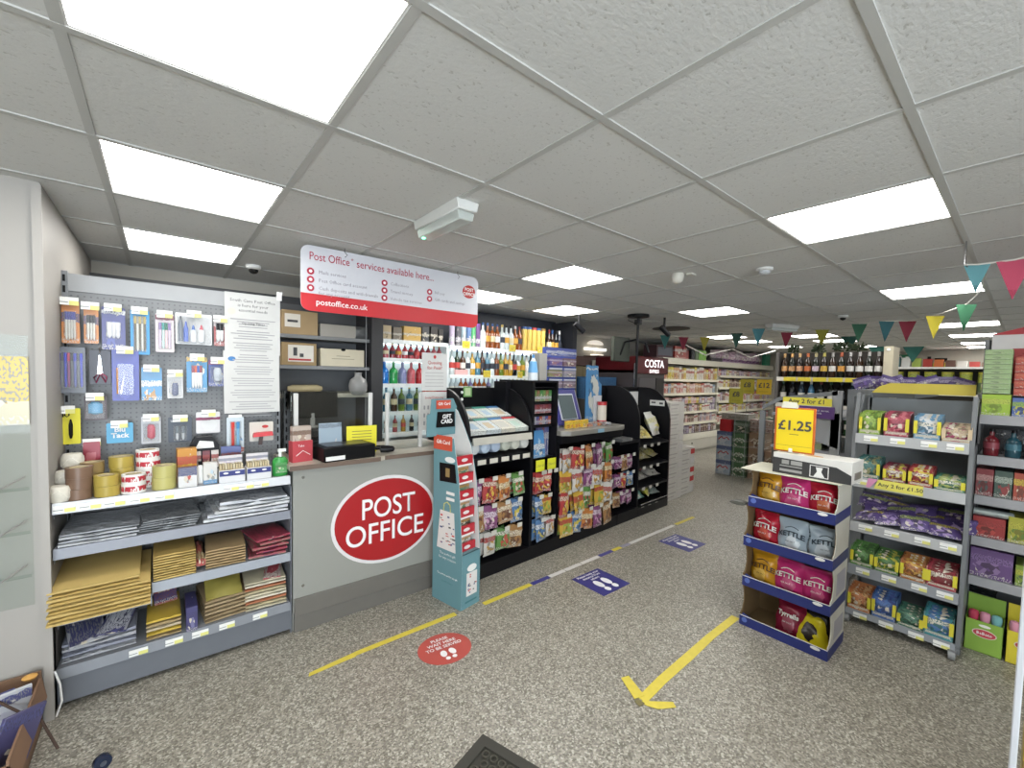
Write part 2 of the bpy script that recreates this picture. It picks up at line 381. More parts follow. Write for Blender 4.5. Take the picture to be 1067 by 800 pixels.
# ---- things on the ceiling
g = G().lathe([(.052, 0), (.05, -.02), (.035, -.03)], 20); t = thing('dome_camera', 'white dome camera under the ceiling behind the stationery bay', 'camera', (-.483, 2.9, CH))
part('housing', g, WHITE, t); part('dome', G().lathe([(.034, -.028), (.031, -.045), (.02, -.058), (.004, -.062)], 18), mat('161616', .08, var=0), t)
t = thing('emergency_light', 'slim white bulkhead light with green LED, above the hanging sign', 'emergency light', (.04, .99, CH))
part('housing', G().prism([(-.06, 0), (.06, 0), (.05, -.045), (-.05, -.045)], -.21, .21, 'y'), mat('dedfda', .4), t, bevel=.004)
part('lens', G().prism([(-.047, -.045), (.047, -.045), (.036, -.085), (-.036, -.085)], -.195, .195, 'y'), film('e6efe8', .55), t, bevel=.004)
part('lamp_tube', G().cyl((0, -.16, -.055), .32, .012, 10, axis='y'), mat('cfd8d4', .2), t)
part('indicator', G().cyl((-.02, .17, -.088), .006, .01, 10), emis('35d18a', 4), t)
t = thing('motion_sensor', 'white motion sensor on the ceiling tile beside the smoke detector', 'sensor', (1.93, .84, CH))
part('housing', G().lathe([(.042, 0), (.046, -.02), (.038, -.055), (.02, -.07), (.005, -.073)], 18), mat('dcd9cc', .45), t); part('base_plate', G().box(.03, .1, -.09, -.05, -.012, 0), mat('dcd9cc', .45), t)
t = thing('smoke_detector', 'round white smoke detector beside the motion sensor', 'smoke detector', (2.2, .35, CH))
part('base', G().lathe([(.052, 0), (.052, -.014), (.04, -.018)], 22), WHITE, t); part('chamber', G().lathe([(.034, -.016), (.036, -.034), (.026, -.042), (.005, -.044)], 20), mat('c8ccd0', .4), t)
t = thing('emergency_light', 'slim far bulkhead light above the wine shelf', 'emergency light', (5.6, 1.35, CH), R(70))
part('housing', G().prism([(-.06, 0), (.06, 0), (.05, -.045), (-.05, -.045)], -.25, .25, 'y'), mat('dedfda', .4), t)
part('lens', G().prism([(-.047, -.045), (.047, -.045), (.036, -.085), (-.036, -.085)], -.235, .235, 'y'), film('e6efe8', .55), t)
t = thing('dome_camera', 'small dark dome camera near the far lights', 'camera', (5.05, .55, CH))
part('housing', G().lathe([(.05, 0), (.05, -.02), (.03, -.03)], 14), WHITE, t); part('dome', G().lathe([(.03, -.028), (.025, -.05), (.005, -.06)], 14), BLACK, t)
solid('ceiling_vent', G().lathe([(.27, 0), (.28, -.01), (.18, -.025), (.05, -.025)], 24), mat('3f3b36', .7), 'dark round ceiling vent above the tall shelving', 'vent', (5.05, 2.7, CH-.001))
# black pole mount with cameras
t = thing('pole_mount', 'black ceiling pole with screen arms behind the lottery stand', 'pole mount', (3.52, 2.25, CH))
part('ceiling_plate', G().cyl((0, 0, -.03), .03, .13, 24), SATIN, t)
part('pole', G().cyl((0, 0, -.9), .88, .017, 12).cyl((0, 0, -.12), .06, .045, 12), SATIN, t)
part('arm', G().tube([(0, 0, -.32), (.10, -.05, -.34), (.13, -.08, -.46)], .015), SATIN, t)
part('arm', G().tube([(0, 0, -.30), (-.14, .08, -.34), (-.2, .1, -.5)], .013), SATIN, t)
part('screen_back', G().box(-.32, -.0, .1, .16, -.58, -.28), mat('2b3028', .6), t, bevel=.01)
part('wire', G().tube([(0, -.02, -.05), (-.17, 0, -.02), (-.2, 0, -.09), (-.05, -.02, -.12)], .004), SATIN, t)
for i, (x, y, s_) in enumerate(((3.95, 2.15, 'right of'), (3.0, 2.75, 'left of'))):
    t = thing('security_camera', f'small black bullet camera hanging {s_} the ceiling pole', 'camera', (x, y, CH-.13))
    part('bracket', G().cyl((0, 0, 0), .13, .015, 8), SATIN, t); part('body', G().tube([(-.05, .02, .01), (.06, -.03, -.09)], .032, 10), SATIN, t)

# ---- hanging counter sign
t = thing('hanging_sign', 'long white and red services sign hanging over the grey counter', 'sign', (0, 1.95, 0))
sx0, sx1, sz0, sz1 = -.378, .908, 1.962, 2.355
g = G().prism(rrect(sx0, sx1, sz0+.002, sz1, .05), -.004, .004); part('board', g, mat('d4d5dc', .25, var=.02), t)
g = G().prism(rrect(sx0, sx1, sz0, sz0+.105, .05, corners=(0, 0, 1, 1)), -.0055, -.004); part('red_band', g, mat('c62a30', .3), t)
PR = mat('b0263a', .5, var=0); GT = mat('8f8a92', .5, var=0)
word('Post Office', .068, PR, t, (sx0+.045, -.006, 2.29), align='LEFT', sx=.79)
word('®', .025, PR, t, (sx0+.296, -.006, 2.31), align='LEFT')
word('services available here...', .068, PR, t, (sx0+.33, -.006, 2.29), align='LEFT', sx=.86)
word('postoffice.co.uk', .05, PUREWHITE, t, (sx0+.085, -.0065, 2.018), bold=.0003, align='LEFT')
def icon(x, z):
    o = part('icon', G().prism(ellip(x, z, .021, .021, 20), -.006, -.004), PR, t)
    part('icon_symbol', G().prism(ellip(x, z, .010, .010, 4 if int(x*100) % 2 else 6), -.0068, -.006), PUREWHITE, o)
for z, s_ in ((2.2, 'Mails services'), (2.15, 'Post Office card account'), (2.1, 'Cash deposits and withdrawals\nfor any account')):
    icon(sx0+.055, z); word(s_, .03, GT, t, (sx0+.1, -.006, z-(.012 if '\n' in s_ else 0)), align='LEFT')
for z, s_ in ((2.2, 'Collections'), (2.15, 'Travel money'), (2.1, 'Vehicle tax services')):
    icon(sx0+.52, z); word(s_, .03, GT, t, (sx0+.56, -.006, z), align='LEFT')
for z, s_ in ((2.2, 'Bill pay'), (2.15, 'Gift cards and savings')):
    icon(sx0+.86, z-.012); word(s_, .03, GT, t, (sx0+.9, -.006, z-.012), align='LEFT')
lo = part('logo_oval', G().prism(ellip(.822, 2.235, .058, .05, 30, R(8)), -.006, -.004), RED, t)
word('POST', .034, PUREWHITE, lo, (.822, -.0066, 2.25), .0007); word('OFFICE', .034, PUREWHITE, lo, (.822, -.0066, 2.215), .0007)
for x in (-.12, .72):
    h = part('hanger', G().tube([(x, 0, sz1-.02), (x, 0, CH+.002)], .0035), CHROME, t); part('clip', G().tube([(x-.01, -.008, sz1+.004), (x+.012, -.009, sz1-.02), (x, -.007, sz1-.035)], .003), CHROME, h)

# ================================================================ STATIONERY BAY (x -1.42..-.43, front y 1.92)
U = thing('stationery_gondola', 'grey metal shelving bay of stationery and envelopes beside the counter', 'shelving unit')
SH = mat('85888e', .4, var=.03); PB = mat('7b7d80', .5, var=.03)
pm, n, l, b = newmat('perforated_panel')
tc = n.new('ShaderNodeTexCoord'); vm = n.new('ShaderNodeVectorMath'); vm.operation = 'SCALE'; vm.inputs['Scale'].default_value = 40; l.new(tc.outputs['Object'], vm.inputs[0])
vf = n.new('ShaderNodeVectorMath'); vf.operation = 'FRACTION'; l.new(vm.outputs[0], vf.inputs[0]); sp = n.new('ShaderNodeSeparateXYZ'); l.new(vf.outputs[0], sp.inputs[0])
ax = _m(n, l, 'SUBTRACT', sp.outputs[0], .5); az = _m(n, l, 'SUBTRACT', sp.outputs[2], .5)
l.new(_mix(n, l, _m(n, l, 'LESS_THAN', _m(n, l, 'ADD', _m(n, l, 'MULTIPLY', ax, ax), _m(n, l, 'MULTIPLY', az, az)), .03), hx('76787a'), hx('5a5c5e')), b.inputs['Base Color']); b.inputs['Roughness'].default_value = .5
part('perforated_back', G().box(-1.40, -.435, 2.36, 2.375, .1, 1.985), pm, U)
part('header_panel', G().box(-1.40, -.435, 2.352, 2.375, 1.985, 2.075), mat('9fa1a3', .45), U)
for x in (-1.42, -.435):
    g = G().box(x, x+.022, 2.345, 2.40, 0, 2.085)
    up_ = part('upright', g, mat('777a7e', .4), U)
    g = G()
    for k in range(34): g.box(x+.004, x+.014, 2.3435, 2.346, .15+k*.057, .185+k*.057)
    part('slots', g, BLACK, up_)
part('plinth', G().box(-1.415, -.435, 1.93, 2.36, 0.025, .17).box(-1.40, -.45, 2.0, 2.3, 0, .025), mat('5c6067', .45), U, bevel=.003)
part('pale_foot_cover', G().prism([(1.90, 0), (1.97, 0), (1.97, .6), (1.915, .3)], -1.435, -1.42, 'x'), mat('d6d3ca', .5), U)
def shelf(x0, x1, z, rail, front=1.92, tick=()):
    s_ = part('shelf', G().box(x0, x1, front+.012, 2.36, z-.02, z).box(x0, x0+.004, front+.02, 2.36, z-.07, z-.02).box(x1-.004, x1, front+.02, 2.36, z-.07, z-.02), SH, U, bevel=.002)
    part('ticket_rail', G().prism([(front-.004, z-.045), (front+.012, z-.045), (front+.012, z+.003), (front+.004, z+.003)], x0, x1, 'x'), rail, s_)
    for x in tick: part('price_ticket', G().box(x-.036, x+.036, front-.0065, front-.0045, z-.038, z-.006), TICKET, s_)
shelf(-1.415, -.44, .966, mat('c9ccd2', .35), tick=(-1.375, -1.29, -1.205, -1.115, -1.02, -.735, -.665, -.59))
shelf(-1.415, -.44, .757, mat('70747f', .4)); shelf(-1.075, -.44, .5, mat('8a909a', .4)); shelf(-1.415, -1.077, .43, mat('8a909a', .4), front=1.96)
shelf(-1.415, -.44, .195, mat('74787f', .4), tick=(-1.13, -.99, -.88, -.76, -.6))
part('shelf_end', G().prism([(1.93, 0), (2.36, 0), (2.36, 1.0), (2.1, 1.0), (1.93, .9)], -.436, -.432, 'x'), mat('767b84', .4), U)
# hooks: x, z of product top
def hook(x, z, tk=True, y=2.27):
    h = part('peg_hook', G().tube([(x, 2.36, z+.012), (x, y, z+.008), (x, y-.012, z+.03)], .0025), CHROME, U)
    if tk: part('price_ticket', G().box(x-.034, x+.034, y-.02, y-.017, z-.006, z+.034), TICKET, h)
PEG = []
def blister(key, name, label, x0, x1, z0, z1, card, build=None, tk=True, y=2.285, group=None, lab2=None, bub=True, cat='stationery pack'):
    x, w, h = (x0+x1)/2, (x1-x0), z1-z0
    hook(x, z1-.018, tk)
    t = thing(name, label, cat, (x, y, z0), R(rnd.uniform(-2, 2)))
    part('backing_card', G().prism(rrect(-w/2, w/2, 0, h, .006, 3), -.002, .002), card, t)
    if build: build(t, w, h)
    return t
def pens(n, cols, zz=(.12, .72), r=.0045, span=.6):
    def f(t, w, h):
        for i in range(n):
            x = (-.5+(i+.5)/n)*w*span; c = cols[i % len(cols)]
            p = part('pen', G().lathe([(.001, zz[0]*h-.006), (r*.7, zz[0]*h), (r, zz[0]*h+.01), (r, zz[1]*h)], 8, (x, -.008, 0)), mat(c[0], .35), t)
            part('pen_cap', G().cyl((x, -.008, zz[1]*h-.035), .04, r*1.15, 8), mat(c[1], .35), p)
        part('blister', G().box(-w*span/2-.004, w*span/2+.004, -.016, -.002, zz[0]*h-.01, zz[1]*h+.01), film('f2f6f8', .12), t, bevel=.003)
    return f
def blob(col, zc=.42, s=.3, fl='f2f6f8'):
    def f(t, w, h):
        part('contents', G().lathe([(.1*w, 0), (s*w, .05*h), (s*w, .4*h), (.15*w, .5*h)], 10, (0, -.012, (zc-.25)*h), sy=.35), mat(col, .4), t)
        part('blister', G().box(-w*.42, w*.42, -.024, -.002, .08*h, .74*h), film(fl, .12), t, bevel=.004)
    return f
OR = pk('e07b1f', '3b3a6a', 'e8dcc8', 3, z0=.5, z1=.72); NV = pk('26307f', 'dfe3ee', '3a49a8', 2, z0=.84, z1=.92); 
blister(0, 'pen_pack', 'orange topped pack of ballpoint pens, top row beside the upright', -1.416, -1.35, 1.71, 1.925, OR, pens(4, [('d8d6cf', '3a3f8f')]))
blister(0, 'pen_pack', 'narrower orange pen pack between upright-side pack and navy pack', -1.335, -1.28, 1.714, 1.91, OR, pens(3, [('e4e0d6', '2b2b33')]), tk=True)
blister(0, 'pen_pack', 'navy card pack of white correction pens on the top hook row', -1.268, -1.175, 1.685, 1.912, NV, pens(3, [('e9e9ee', 'e9e9ee')], (.3, .62), .009, .55))
blister(0, 'pencil_pack', 'bright blue pack of graphite pencils with clear window', -1.155, -1.075, 1.665, 1.908, mat('2a86c4', .4), pens(5, [('5b5344', 'b9a25a'), ('d9d9d2', '8f8f88')], (.1, .84), .005, .62))
blister(0, 'gel_pen_pack', 'pink and white pack of pastel gel pens', -1.05, -.968, 1.684, 1.90, pk('e9d5df', '8c2848', 'f2e6ea', 4, z0=.84, z1=.96), pens(4, [('d9c4dd', '8a6fb0'), ('bfe3dd', '3aa39a'), ('f2c9d3', '1f6d57')], (.12, .74), .0055, .66))
def glue(t, w, h):
    for i, (x, c, r, hh) in enumerate(((-.36, '4b5566', .012, .8), (-.22, '2b50b8', .012, .62), (-.02, 'dfe4ea', .014, .5), (.2, 'dfe4ea', .015, .52))):
        p = part('glue_bottle', G().lathe([(r, .08*h), (r, hh*h*.8), (r*.4, hh*h)], 12, (x*w, -.02, 0)), mat(c, .3), t)
        part('nozzle', G().lathe([(r*.7, 0), (.003, .035)], 10, (x*w, -.02, hh*h*.86)), mat(['222a33', '1c3fae', '2f5fc4', 'c4203a'][i], .3), p)
    part('blister', G().box(-w*.47, w*.47, -.04, -.002, .03*h, .9*h), film('f4f8fa', .14), t, bevel=.004)
blister(0, 'glue_pack', 'wide clear pack of four craft glue bottles', -.962, -.79, 1.735, 1.915, mat('dfe0e2', .4), glue)
blister(0, 'marker_pack', 'red and black marker pen pack next to the long paper notice', -.78, -.72, 1.735, 1.9, pk('a32b30', 'e7e3e0', 'd9d6d2', 2, z0=.7, z1=.9), pens(2, [('e8e8e8', '16161a')], (.2, .78), .009, .6))
t = blister(0, 'fineliner_case', 'wide grey tray of fineliner pens at the end of the second row', -1.45, -1.33, 1.455, 1.69, mat('4d525c', .35), pens(9, [('5c6068', '33363d'), ('4f58a8', '2a35b8'), ('5c6068', '33363d'), ('3b46c0', '2433c8'), ('8a4a7a', 'b03050')], (.15, .85), .005, .85), tk=False, y=2.262)
word('u.', .045, PUREWHITE, t, (-.04, -.003, .215), .001)
def scis(t, w, h):
    part('handles', G().tube([(0, -.01, .35*h), (-.3*w, -.01, .2*h), (-.2*w, -.01, .05*h), (0, -.01, .3*h), (.25*w, -.01, .06*h), (.3*w, -.01, .22*h), (0, -.01, .35*h)], .004), mat('7a1f3d', .4), t)
    part('blades', G().prism([(-.01, .3*h), (.01, .3*h), (.002, .85*h), (-.004, .85*h)], -.012, -.008), CHROME, t)
blister(0, 'scissors_pack', 'dark pack of small scissors beside the grey pen tray', -1.318, -1.235, 1.5, 1.68, mat('2a2b36', .4), scis, tk=False)
def compass(t, w, h):
    part('case', G().prism(rrect(-w*.3, w*.3, .12*h, .72*h, .01), -.018, -.002), film('8d96d8', .45), t)
    p = part('compass', G().tube([(-.02, -.014, .15*h), (0, -.014, .6*h), (.02, -.014, .15*h)], .003), CHROME, t)
    part('pencil', G().cyl((-.032, -.014, .14*h), .5*h, .0045, 8), mat('d08a3a', .5), t)
blister(0, 'geometry_set', 'dark blue geometry set with compass and pencil in second row', -1.232, -1.122, 1.41, 1.69, pk('2c3590', '2c3590', '3d47a8', 5, lines=False), compass)
blister(0, 'putty_pack', 'blue and sand coloured adhesive pack below the pencils', -1.113, -1.025, 1.41, 1.595, pk('2b8ccf', 'f0f4f6', 'b5823f', 6, z0=.42, z1=.6, cz=.08, r=.3))
blister(0, 'correction_roller', 'white card pack with navy correction roller', -1.002, -.93, 1.42, 1.57, pk('dcdcdf', '7a2b32', 'cfd2da', 3, z0=.88, z1=.95), blob('2b3560', .35, .2))
blister(0, 'felt_pen_pack', 'blue and yellow pack of coloured felt pens', -.913, -.815, 1.455, 1.665, pk('2a8ccc', 'e9b52c', 'e8edf0', 7, z0=.86, z1=.99, r=.28, cz=.5), pens(4, [('f0f0f0', '8a1f3a'), ('f0f0f0', 'd24a2a'), ('f0f0f0', '2a4fb0')], (.15, .72), .006, .5))
blister(0, 'sharpener_pack', 'royal blue pack with magenta top beside the long notice', -.808, -.722, 1.49, 1.65, pk('2f4aa5', '8a2a66', 'aab8d8', 8, z0=.82, z1=.99), blob('b9c2cc', .45, .22))
t = blister(0, 'superglue_pack', 'bright yellow glue pack at the upright end of the third row', -1.455, -1.355, 1.19, 1.375, mat('e8dc1c', .45), None)
word('UHU', .03, BLACK, t, (-.02, -.003, .15), .001); part('glue_tube', G().lathe([(.004, .03), (.008, .05), (.008, .1), (.003, .13)], 10, (.015, -.01, 0)), BLACK, t)
part('symbol_square', G().box(-.042, -.025, -.003, -.002, .06, .078), mat('d8532a'), t)
blister(0, 'globe_sharpener', 'pack with small blue globe under the scissors pack', -1.34, -1.254, 1.309, 1.44, mat('3a2c30', .4), blob('2f86b8', .5, .32))
blister(0, 'eraser_pack', 'dark red clear-topped pack just above the string and tape', -1.345, -1.28, 1.072, 1.2, pk('8e1f2e', '8e1f2e', 'b8545c', 9, lines=False), None, y=2.25)
t = blister(0, 'tack_pack', 'light blue pack of reusable tack in third row', -1.258, -1.151, 1.181, 1.29, mat('4aa0cf', .45), None)
word('Blu', .036, PUREWHITE, t, (.0, -.003, .072), .0012); word('Tack', .036, PUREWHITE, t, (.0, -.003, .04), .0012)
blister(0, 'pin_pack', 'pink and white sharpener pack right of the light blue pack', -1.117, -1.032, 1.166, 1.32, pk('c8ccd6', 'd9dbe2', 'b5283f', 3, z0=.8, z1=.95, cz=.4), blob('c03046', .45, .2))
t = blister(0, 'stapler_pack', 'dark navy pack with white nib pens in third row', -1.0, -.891, 1.165, 1.31, mat('2b3442', .4), pens(2, [('c8ccd2', '5a6670')], (.12, .6), .007, .5))
word('u.', .025, PUREWHITE, t, (-.035, -.003, .125))
blister(0, 'envelope_pack', 'white and maroon card pack in third row', -.871, -.753, 1.208, 1.335, pk('dcdadb', '7c2a4c', 'e2e2e2', 1, z0=.62, z1=.74, lines=False))
blister(0, 'toothbrush_pack', 'red and blue pack with pencil, hanging under the notice', -.723, -.633, 1.077, 1.3, pk('cfe0ea', 'c2302c', '3f86c4', 4, z0=.02, z1=.16), pens(2, [('cf2f28', 'cf2f28'), ('6ab0de', '3f8ac8')], (.15, .85), .009, .6), y=2.25)
# notice sheets
t = thing('paper_notice', 'long white paper notice taped to the stationery back panel', 'notice', (-.578, 2.262, 1.33))
part('sheet', G().box(-.15, .15, -.001, .001, .36, .735), PAPER, t); part('sheet', G().box(-.155, .147, -.003, -.0015, -.005, .38), PAPER, t, rot=(0, R(-.6), 0))
part('tape', G().box(.13, .16, -.003, -.001, .715, .77), WHITE, t, rot=(0, 0, 0)); 
for i, s_ in enumerate(('South Cave Post Office', 'is here for your', 'essential needs')): word(s_, .026, INK, t, (0, -.002, .69-i*.03))
g = G(); zz = .6
for k in range(34):
    zz -= .015 if k % 4 else .028
    w = rnd.uniform(.07, .13); g.box(-w, w, -.0042, -.0035, zz, zz+.005)
part('printed_lines', g, mat('9a9a9c', .7, var=0), t)
word('Opening Times', .02, INK, t, (0, -.004, .55)); part('badge', G().prism(ellip(-.115, .33, .02, .014, 20), -.004, -.003), mat('2f6db0'), t)
part('badge', G().prism(ellip(-.115, .62, .02, .02, 20), -.0025, -.0015), mat('e0d2b8'), t)
solid('clip', G().tube([(-.43, 2.34, 2.04), (-.42, 2.335, 2.09), (-.40, 2.33, 2.11)], .008), WHITE, 'white twisted paper tie at the top corner of the notice', 'tie')

# ---- tapes, string and boxes on the top shelf (z .966)
def roll(name, label, x, y, z, r, h, m, group=None, core='cdbb94', n=22):
    ri = r*.72
    t = thing(name, label, 'tape roll', (x, y, z), 0, group)
    part('tape', G().lathe([(ri, 0), (r, 0), (r, h), (ri, h), (ri, 0.0005)], n), m, t); part('core', G().lathe([(ri*.93, .001), (ri*.995, .001), (ri*.995, h-.001), (ri*.93, h-.001), (ri*.93, .0015)], n), mat(core, .8), t)
Z1 = .967
BR = mat('6b5140', .35); GOLD = mat('a8903c', .3); PALE = mat('b5ad62', .3)
FRG, n, l, b = newmat('fragile_tape'); tc = n.new('ShaderNodeTexCoord'); wv = n.new('ShaderNodeTexNoise'); mp = n.new('ShaderNodeMapping'); mp.inputs['Scale'].default_value = (9, 9, 1.2); l.new(tc.outputs['Generated'], mp.inputs[0]); l.new(mp.outputs[0], wv.inputs['Vector']); wv.inputs['Scale'].default_value = 1
sp = n.new('ShaderNodeSeparateXYZ'); l.new(tc.outputs['Generated'], sp.inputs[0])
mid = _m(n, l, 'MULTIPLY', _m(n, l, 'GREATER_THAN', sp.outputs[2], .25), _m(n, l, 'LESS_THAN', sp.outputs[2], .78))
l.new(_mix(n, l, _m(n, l, 'MULTIPLY', mid, _m(n, l, 'GREATER_THAN', wv.outputs[0], .44)), hx('ecebe6'), hx('b52a36')), b.inputs['Base Color'])
def stackroll(x, y, k, r, h, m, what, z=Z1):
    pos = ['bottom', 'second', 'third', 'fourth', 'fifth']
    for i in range(k): roll('tape_roll', f'{what}, {"topmost" if i == k-1 and k > 1 else pos[i]} of its stack', x+rnd.uniform(-.003, .003), y+rnd.uniform(-.003, .003), z+i*(h+.001), r*(1-.03*(i % 2)), h, m, 'rolls of parcel tape')
stackroll(-1.335, 1.99, 3, .048, .05, BR, 'brown parcel tape roll at the front')
stackroll(-1.3, 2.1, 3, .045, .05, mat('8d7446', .35), 'amber parcel tape roll behind the brown stack')
stackroll(-1.237, 1.99, 2, .048, .05, GOLD, 'golden clear tape roll at the front')
stackroll(-1.19, 2.1, 3, .049, .056, GOLD, 'golden clear tape roll behind')
stackroll(-1.138, 1.99, 2, .048, .047, FRG, 'red and white printed tape roll at the front')
stackroll(-1.085, 2.1, 4, .05, .048, FRG, 'red and white printed tape roll behind')
stackroll(-1.022, 2.0, 2, .051, .06, PALE, 'pale olive clear tape roll')
def ball(x, y, z, label, s=.042):
    g = G().lathe([(.006, -.038), (s*.8, -.036), (s, -.015), (s, .015), (s*.8, .036), (.006, .038)], 18)
    t = thing('string_ball', label, 'string', (x, y, z), 0, 'balls of white string'); part('winding', g, mat('d3cdbd', .9, scale=60, var=.15), t)
    part('strand', G().tube([(s*math.cos(a)*.95, s*math.sin(a)*.95, .02*math.sin(a*3)) for a in [i*.4 for i in range(17)]], .003), mat('e5e0d2', .9), t)
ball(-1.397, 1.965, Z1+.038, 'white string ball at the bottom front of the pile'); ball(-1.385, 2.06, Z1+.09, 'white string ball leaning second in the pile'); ball(-1.37, 2.13, Z1+.16, 'white string ball on top of the pile'); ball(-1.37, 2.14, Z1+.04, 'white string ball hidden behind the pile front'); 
def pbox(name, label, cat, x, y, z, w, d, h, m, rz=0, group=None, extra=None):
    t = solid(name, G().box(-w/2, w/2, -d/2, d/2, 0, h), m, label, cat, (x, y, z), rz, group, bevel=.0015)
    return t
pbox('coffee_carton', 'tall orange and red carton on the tape shelf', 'carton', -.925, 2.08, Z1, .085, .06, .19, pk('d98a1c', 'c8391f', 'e8b23a', 2), R(4))
pbox('filler_carton', 'small navy and red carton standing at the shelf edge', 'carton', -.925, 1.965, Z1, .08, .04, .105, pk('eeeeee', '24306e', 'c2352c', 5, z0=.6, z1=1.1, cz=.45, r=.2))
t = thing('glue_bottle', 'slim white bottle between the navy carton and sachet box', 'bottle', (-.868, 2.02, Z1)); part('body', G().lathe([(.017, 0), (.017, .08), (.008, .1)], 12), WHITE, t); part('cap', G().cyl((0, 0, .1), .02, .009, 10), BLACK, t)
pbox('tissue_carton', 'white and light blue carton beside the staple boxes', 'carton', -.826, 1.99, Z1, .062, .05, .115, pk('e6e4de', '2f86c8', 'bcdcf0', 4, z0=-.2, z1=.2))
for i, x in enumerate((-.515, -.41+.0)):
    x = (-.728, -.597)[i]
    t = pbox('tape_carton', ['navy and white counter carton next to the light blue carton', 'navy and white counter carton next to the green bottle'][i], 'carton', x, 1.985, Z1, .122, .09, .07, mat('d4d4d6', .5), 0, 'navy and white open cartons')
    part('navy_panel', G().box(-.059, .059, -.0465, -.0455, .038, .066), mat('232a6c'), t); part('white_mark', G().prism(ellip(-.03, .054, .012, .005, 12), -.048, -.0466).prism(ellip(.025, .054, .012, .005, 12), -.048, -.0466), WHITE, t); part('open_top', G().box(-.058, .058, -.04, .04, .0705, .072), mat('8d7a5a'), t)
    for k in range(9): part('sachet', G().box(-.056+k*.0125, -.048+k*.0125, -.03, .03, .072, .098), mat(['c7b58a', 'bfae86', 'd8cba8'][k % 3], .7), t)
    part('lid_card', G().box(-.056, .056, -.01, -.008, .072, .14), pk('e6e2e8', '8a8fa8', 'cfc6e0', 2+i), t, loc=(0, .04, 0))
t = thing('sanitiser_bottle', 'green hand gel bottle with clear pump at the shelf end', 'bottle', (-.462, 2.17, Z1)); 
t.location = (-.482, 1.985, Z1)
part('body', G().lathe([(.04, 0), (.042, .01), (.042, .09), (.03, .108), (.014, .112)], 18, sy=.75), mat('2f8a3a', .2), t); part('pump', G().cyl((0, 0, .112), .03, .01, 12).box(-.012, .03, -.01, .01, .142, .158), mat('e6ebe6', .3), t)
part('label_band', G().box(-.03, .03, -.0335, -.032, .02, .08), pk('3b9a48', '2c7f3a', '57b060', 3), t)
# red scissors pack and display behind
t = blister(0, 'tape_dispenser_pack', 'cream card pack with red tape dispenser at the end of the row', -.61, -.48, 1.15, 1.27, mat('cfc8bc', .5), None, tk=False, y=2.2)
part('logo_oval', G().prism(ellip(.02, .09, .018, .01, 20), -.003, -.002), RED, t); part('dispenser', G().prism([(-.05, .03), (.06, .035), (.055, .06), (-.045, .055)], -.04, -.003), mat('d3353a', .35), t)
part('gun_grip', G().prism([(-.02, -.02), (0, -.02), (.005, .03), (-.015, .03)], -.03, -.012), mat('3a2a28'), t)
t = thing('pen_display', 'black cardboard stand of small packs behind the cartons', 'display', (-.83, 2.2, Z1)); 
part('stand', G().prism([(-.075, 0), (.065, 0), (.065, .18), (.03, .23), (-.05, .23), (-.075, .18)], -.01, .05), SATIN, t); part('white_panel', G().prism([(-.05, .165), (.04, .165), (.035, .2), (-.03, .21)], -.012, -.0102), WHITE, t)
for k in range(3): part('small_pack', G().box(-.06+k*.042, -.025+k*.042, -.03, -.011, .05, .15), pk(['e6d8cf', '7a2a3a', 'e8e0d8'][k], 'b33a3a', 'c9a58f', k), t)
pbox('map_book', 'blue and maroon glossy book leaning behind the cartons', 'book', -.71, 2.16, Z1, .1, .02, .17, pk('2b3f8a', '7a2d2a', '4a5fa8', 3), R(-8))
for i, x in enumerate((-.66, -.5)):
    pass
# ---- mailing bags on shelf z .757
GP = mat('9a9ea2', .35, var=.12, scale=20)
def flatpack(name, label, x0, x1, y0, y1, z, h, m, group=None, tilt=0, cat='packet', seed=0, rz=0):
    w, d = x1-x0, y1-y0; g = G(); nx = 6; rr = random.Random(seed)
    vs = []; 
    for s_ in (0, 1):
        for j in range(5):
            for i in range(nx+1):
                a = i/nx; b_ = j/4
                vs.append(((a-.5)*w, (b_-.5)*d, (h*s_ if 0 < i < nx and 0 < j < 4 else h*(.3+.4*s_))+(.25*h*rr.uniform(-1, 1) if s_ else 0)))
    N = 5*(nx+1); fs = []
    for j in range(4):
        for i in range(nx):
            a = j*(nx+1)+i; fs.append((a, a+nx+1, a+nx+2, a+1)); fs.append((N+a, N+a+1, N+a+nx+2, N+a+nx+1))
    for i in range(nx): fs.append((i, i+1, N+i+1, N+i)); a = 4*(nx+1)+i; fs.append((a+1, a, N+a, N+a+1))
    for j in range(4): a = j*(nx+1); fs.append((a+nx+1, a, N+a, N+a+nx+1)); a += nx; fs.append((a, a+nx+1, N+a+nx+1, N+a))
    g.add(vs, fs, 0, True)
    return solid(name, g, m, label, cat, ((x0+x1)/2, (y0+y1)/2, z), 0, group, rot=(tilt, 0, rz))
PL = ['bottom', 'second', 'third', 'fourth', 'fifth', 'sixth', 'seventh', 'eighth', 'ninth', 'tenth', 'eleventh']
def pl(i, n): return 'topmost' if i == n-1 else PL[i]
for i in range(4): flatpack('mailing_bag', f'grey polythene mailing bag pack, {pl(i,4)} of the end stack by the upright', -1.4, -1.13+.01*(i % 2), 1.925+.012*i, 2.3, .759+i*.013, .016, crumple(['b4b8bc', 'a0a4aa'][i % 2]), 'grey mailing bag packs', seed=i)
for i in range(5): flatpack('mailing_bag', f'dull grey mailing bag pack, {pl(i,5)} of the middle stack', -1.12, -.88, 1.95, 2.3, .759+i*.012, .015, crumple(['7c7f82', '6c7074'][i % 2]), 'grey mailing bag packs', seed=i+9, rz=R(2*i-4))
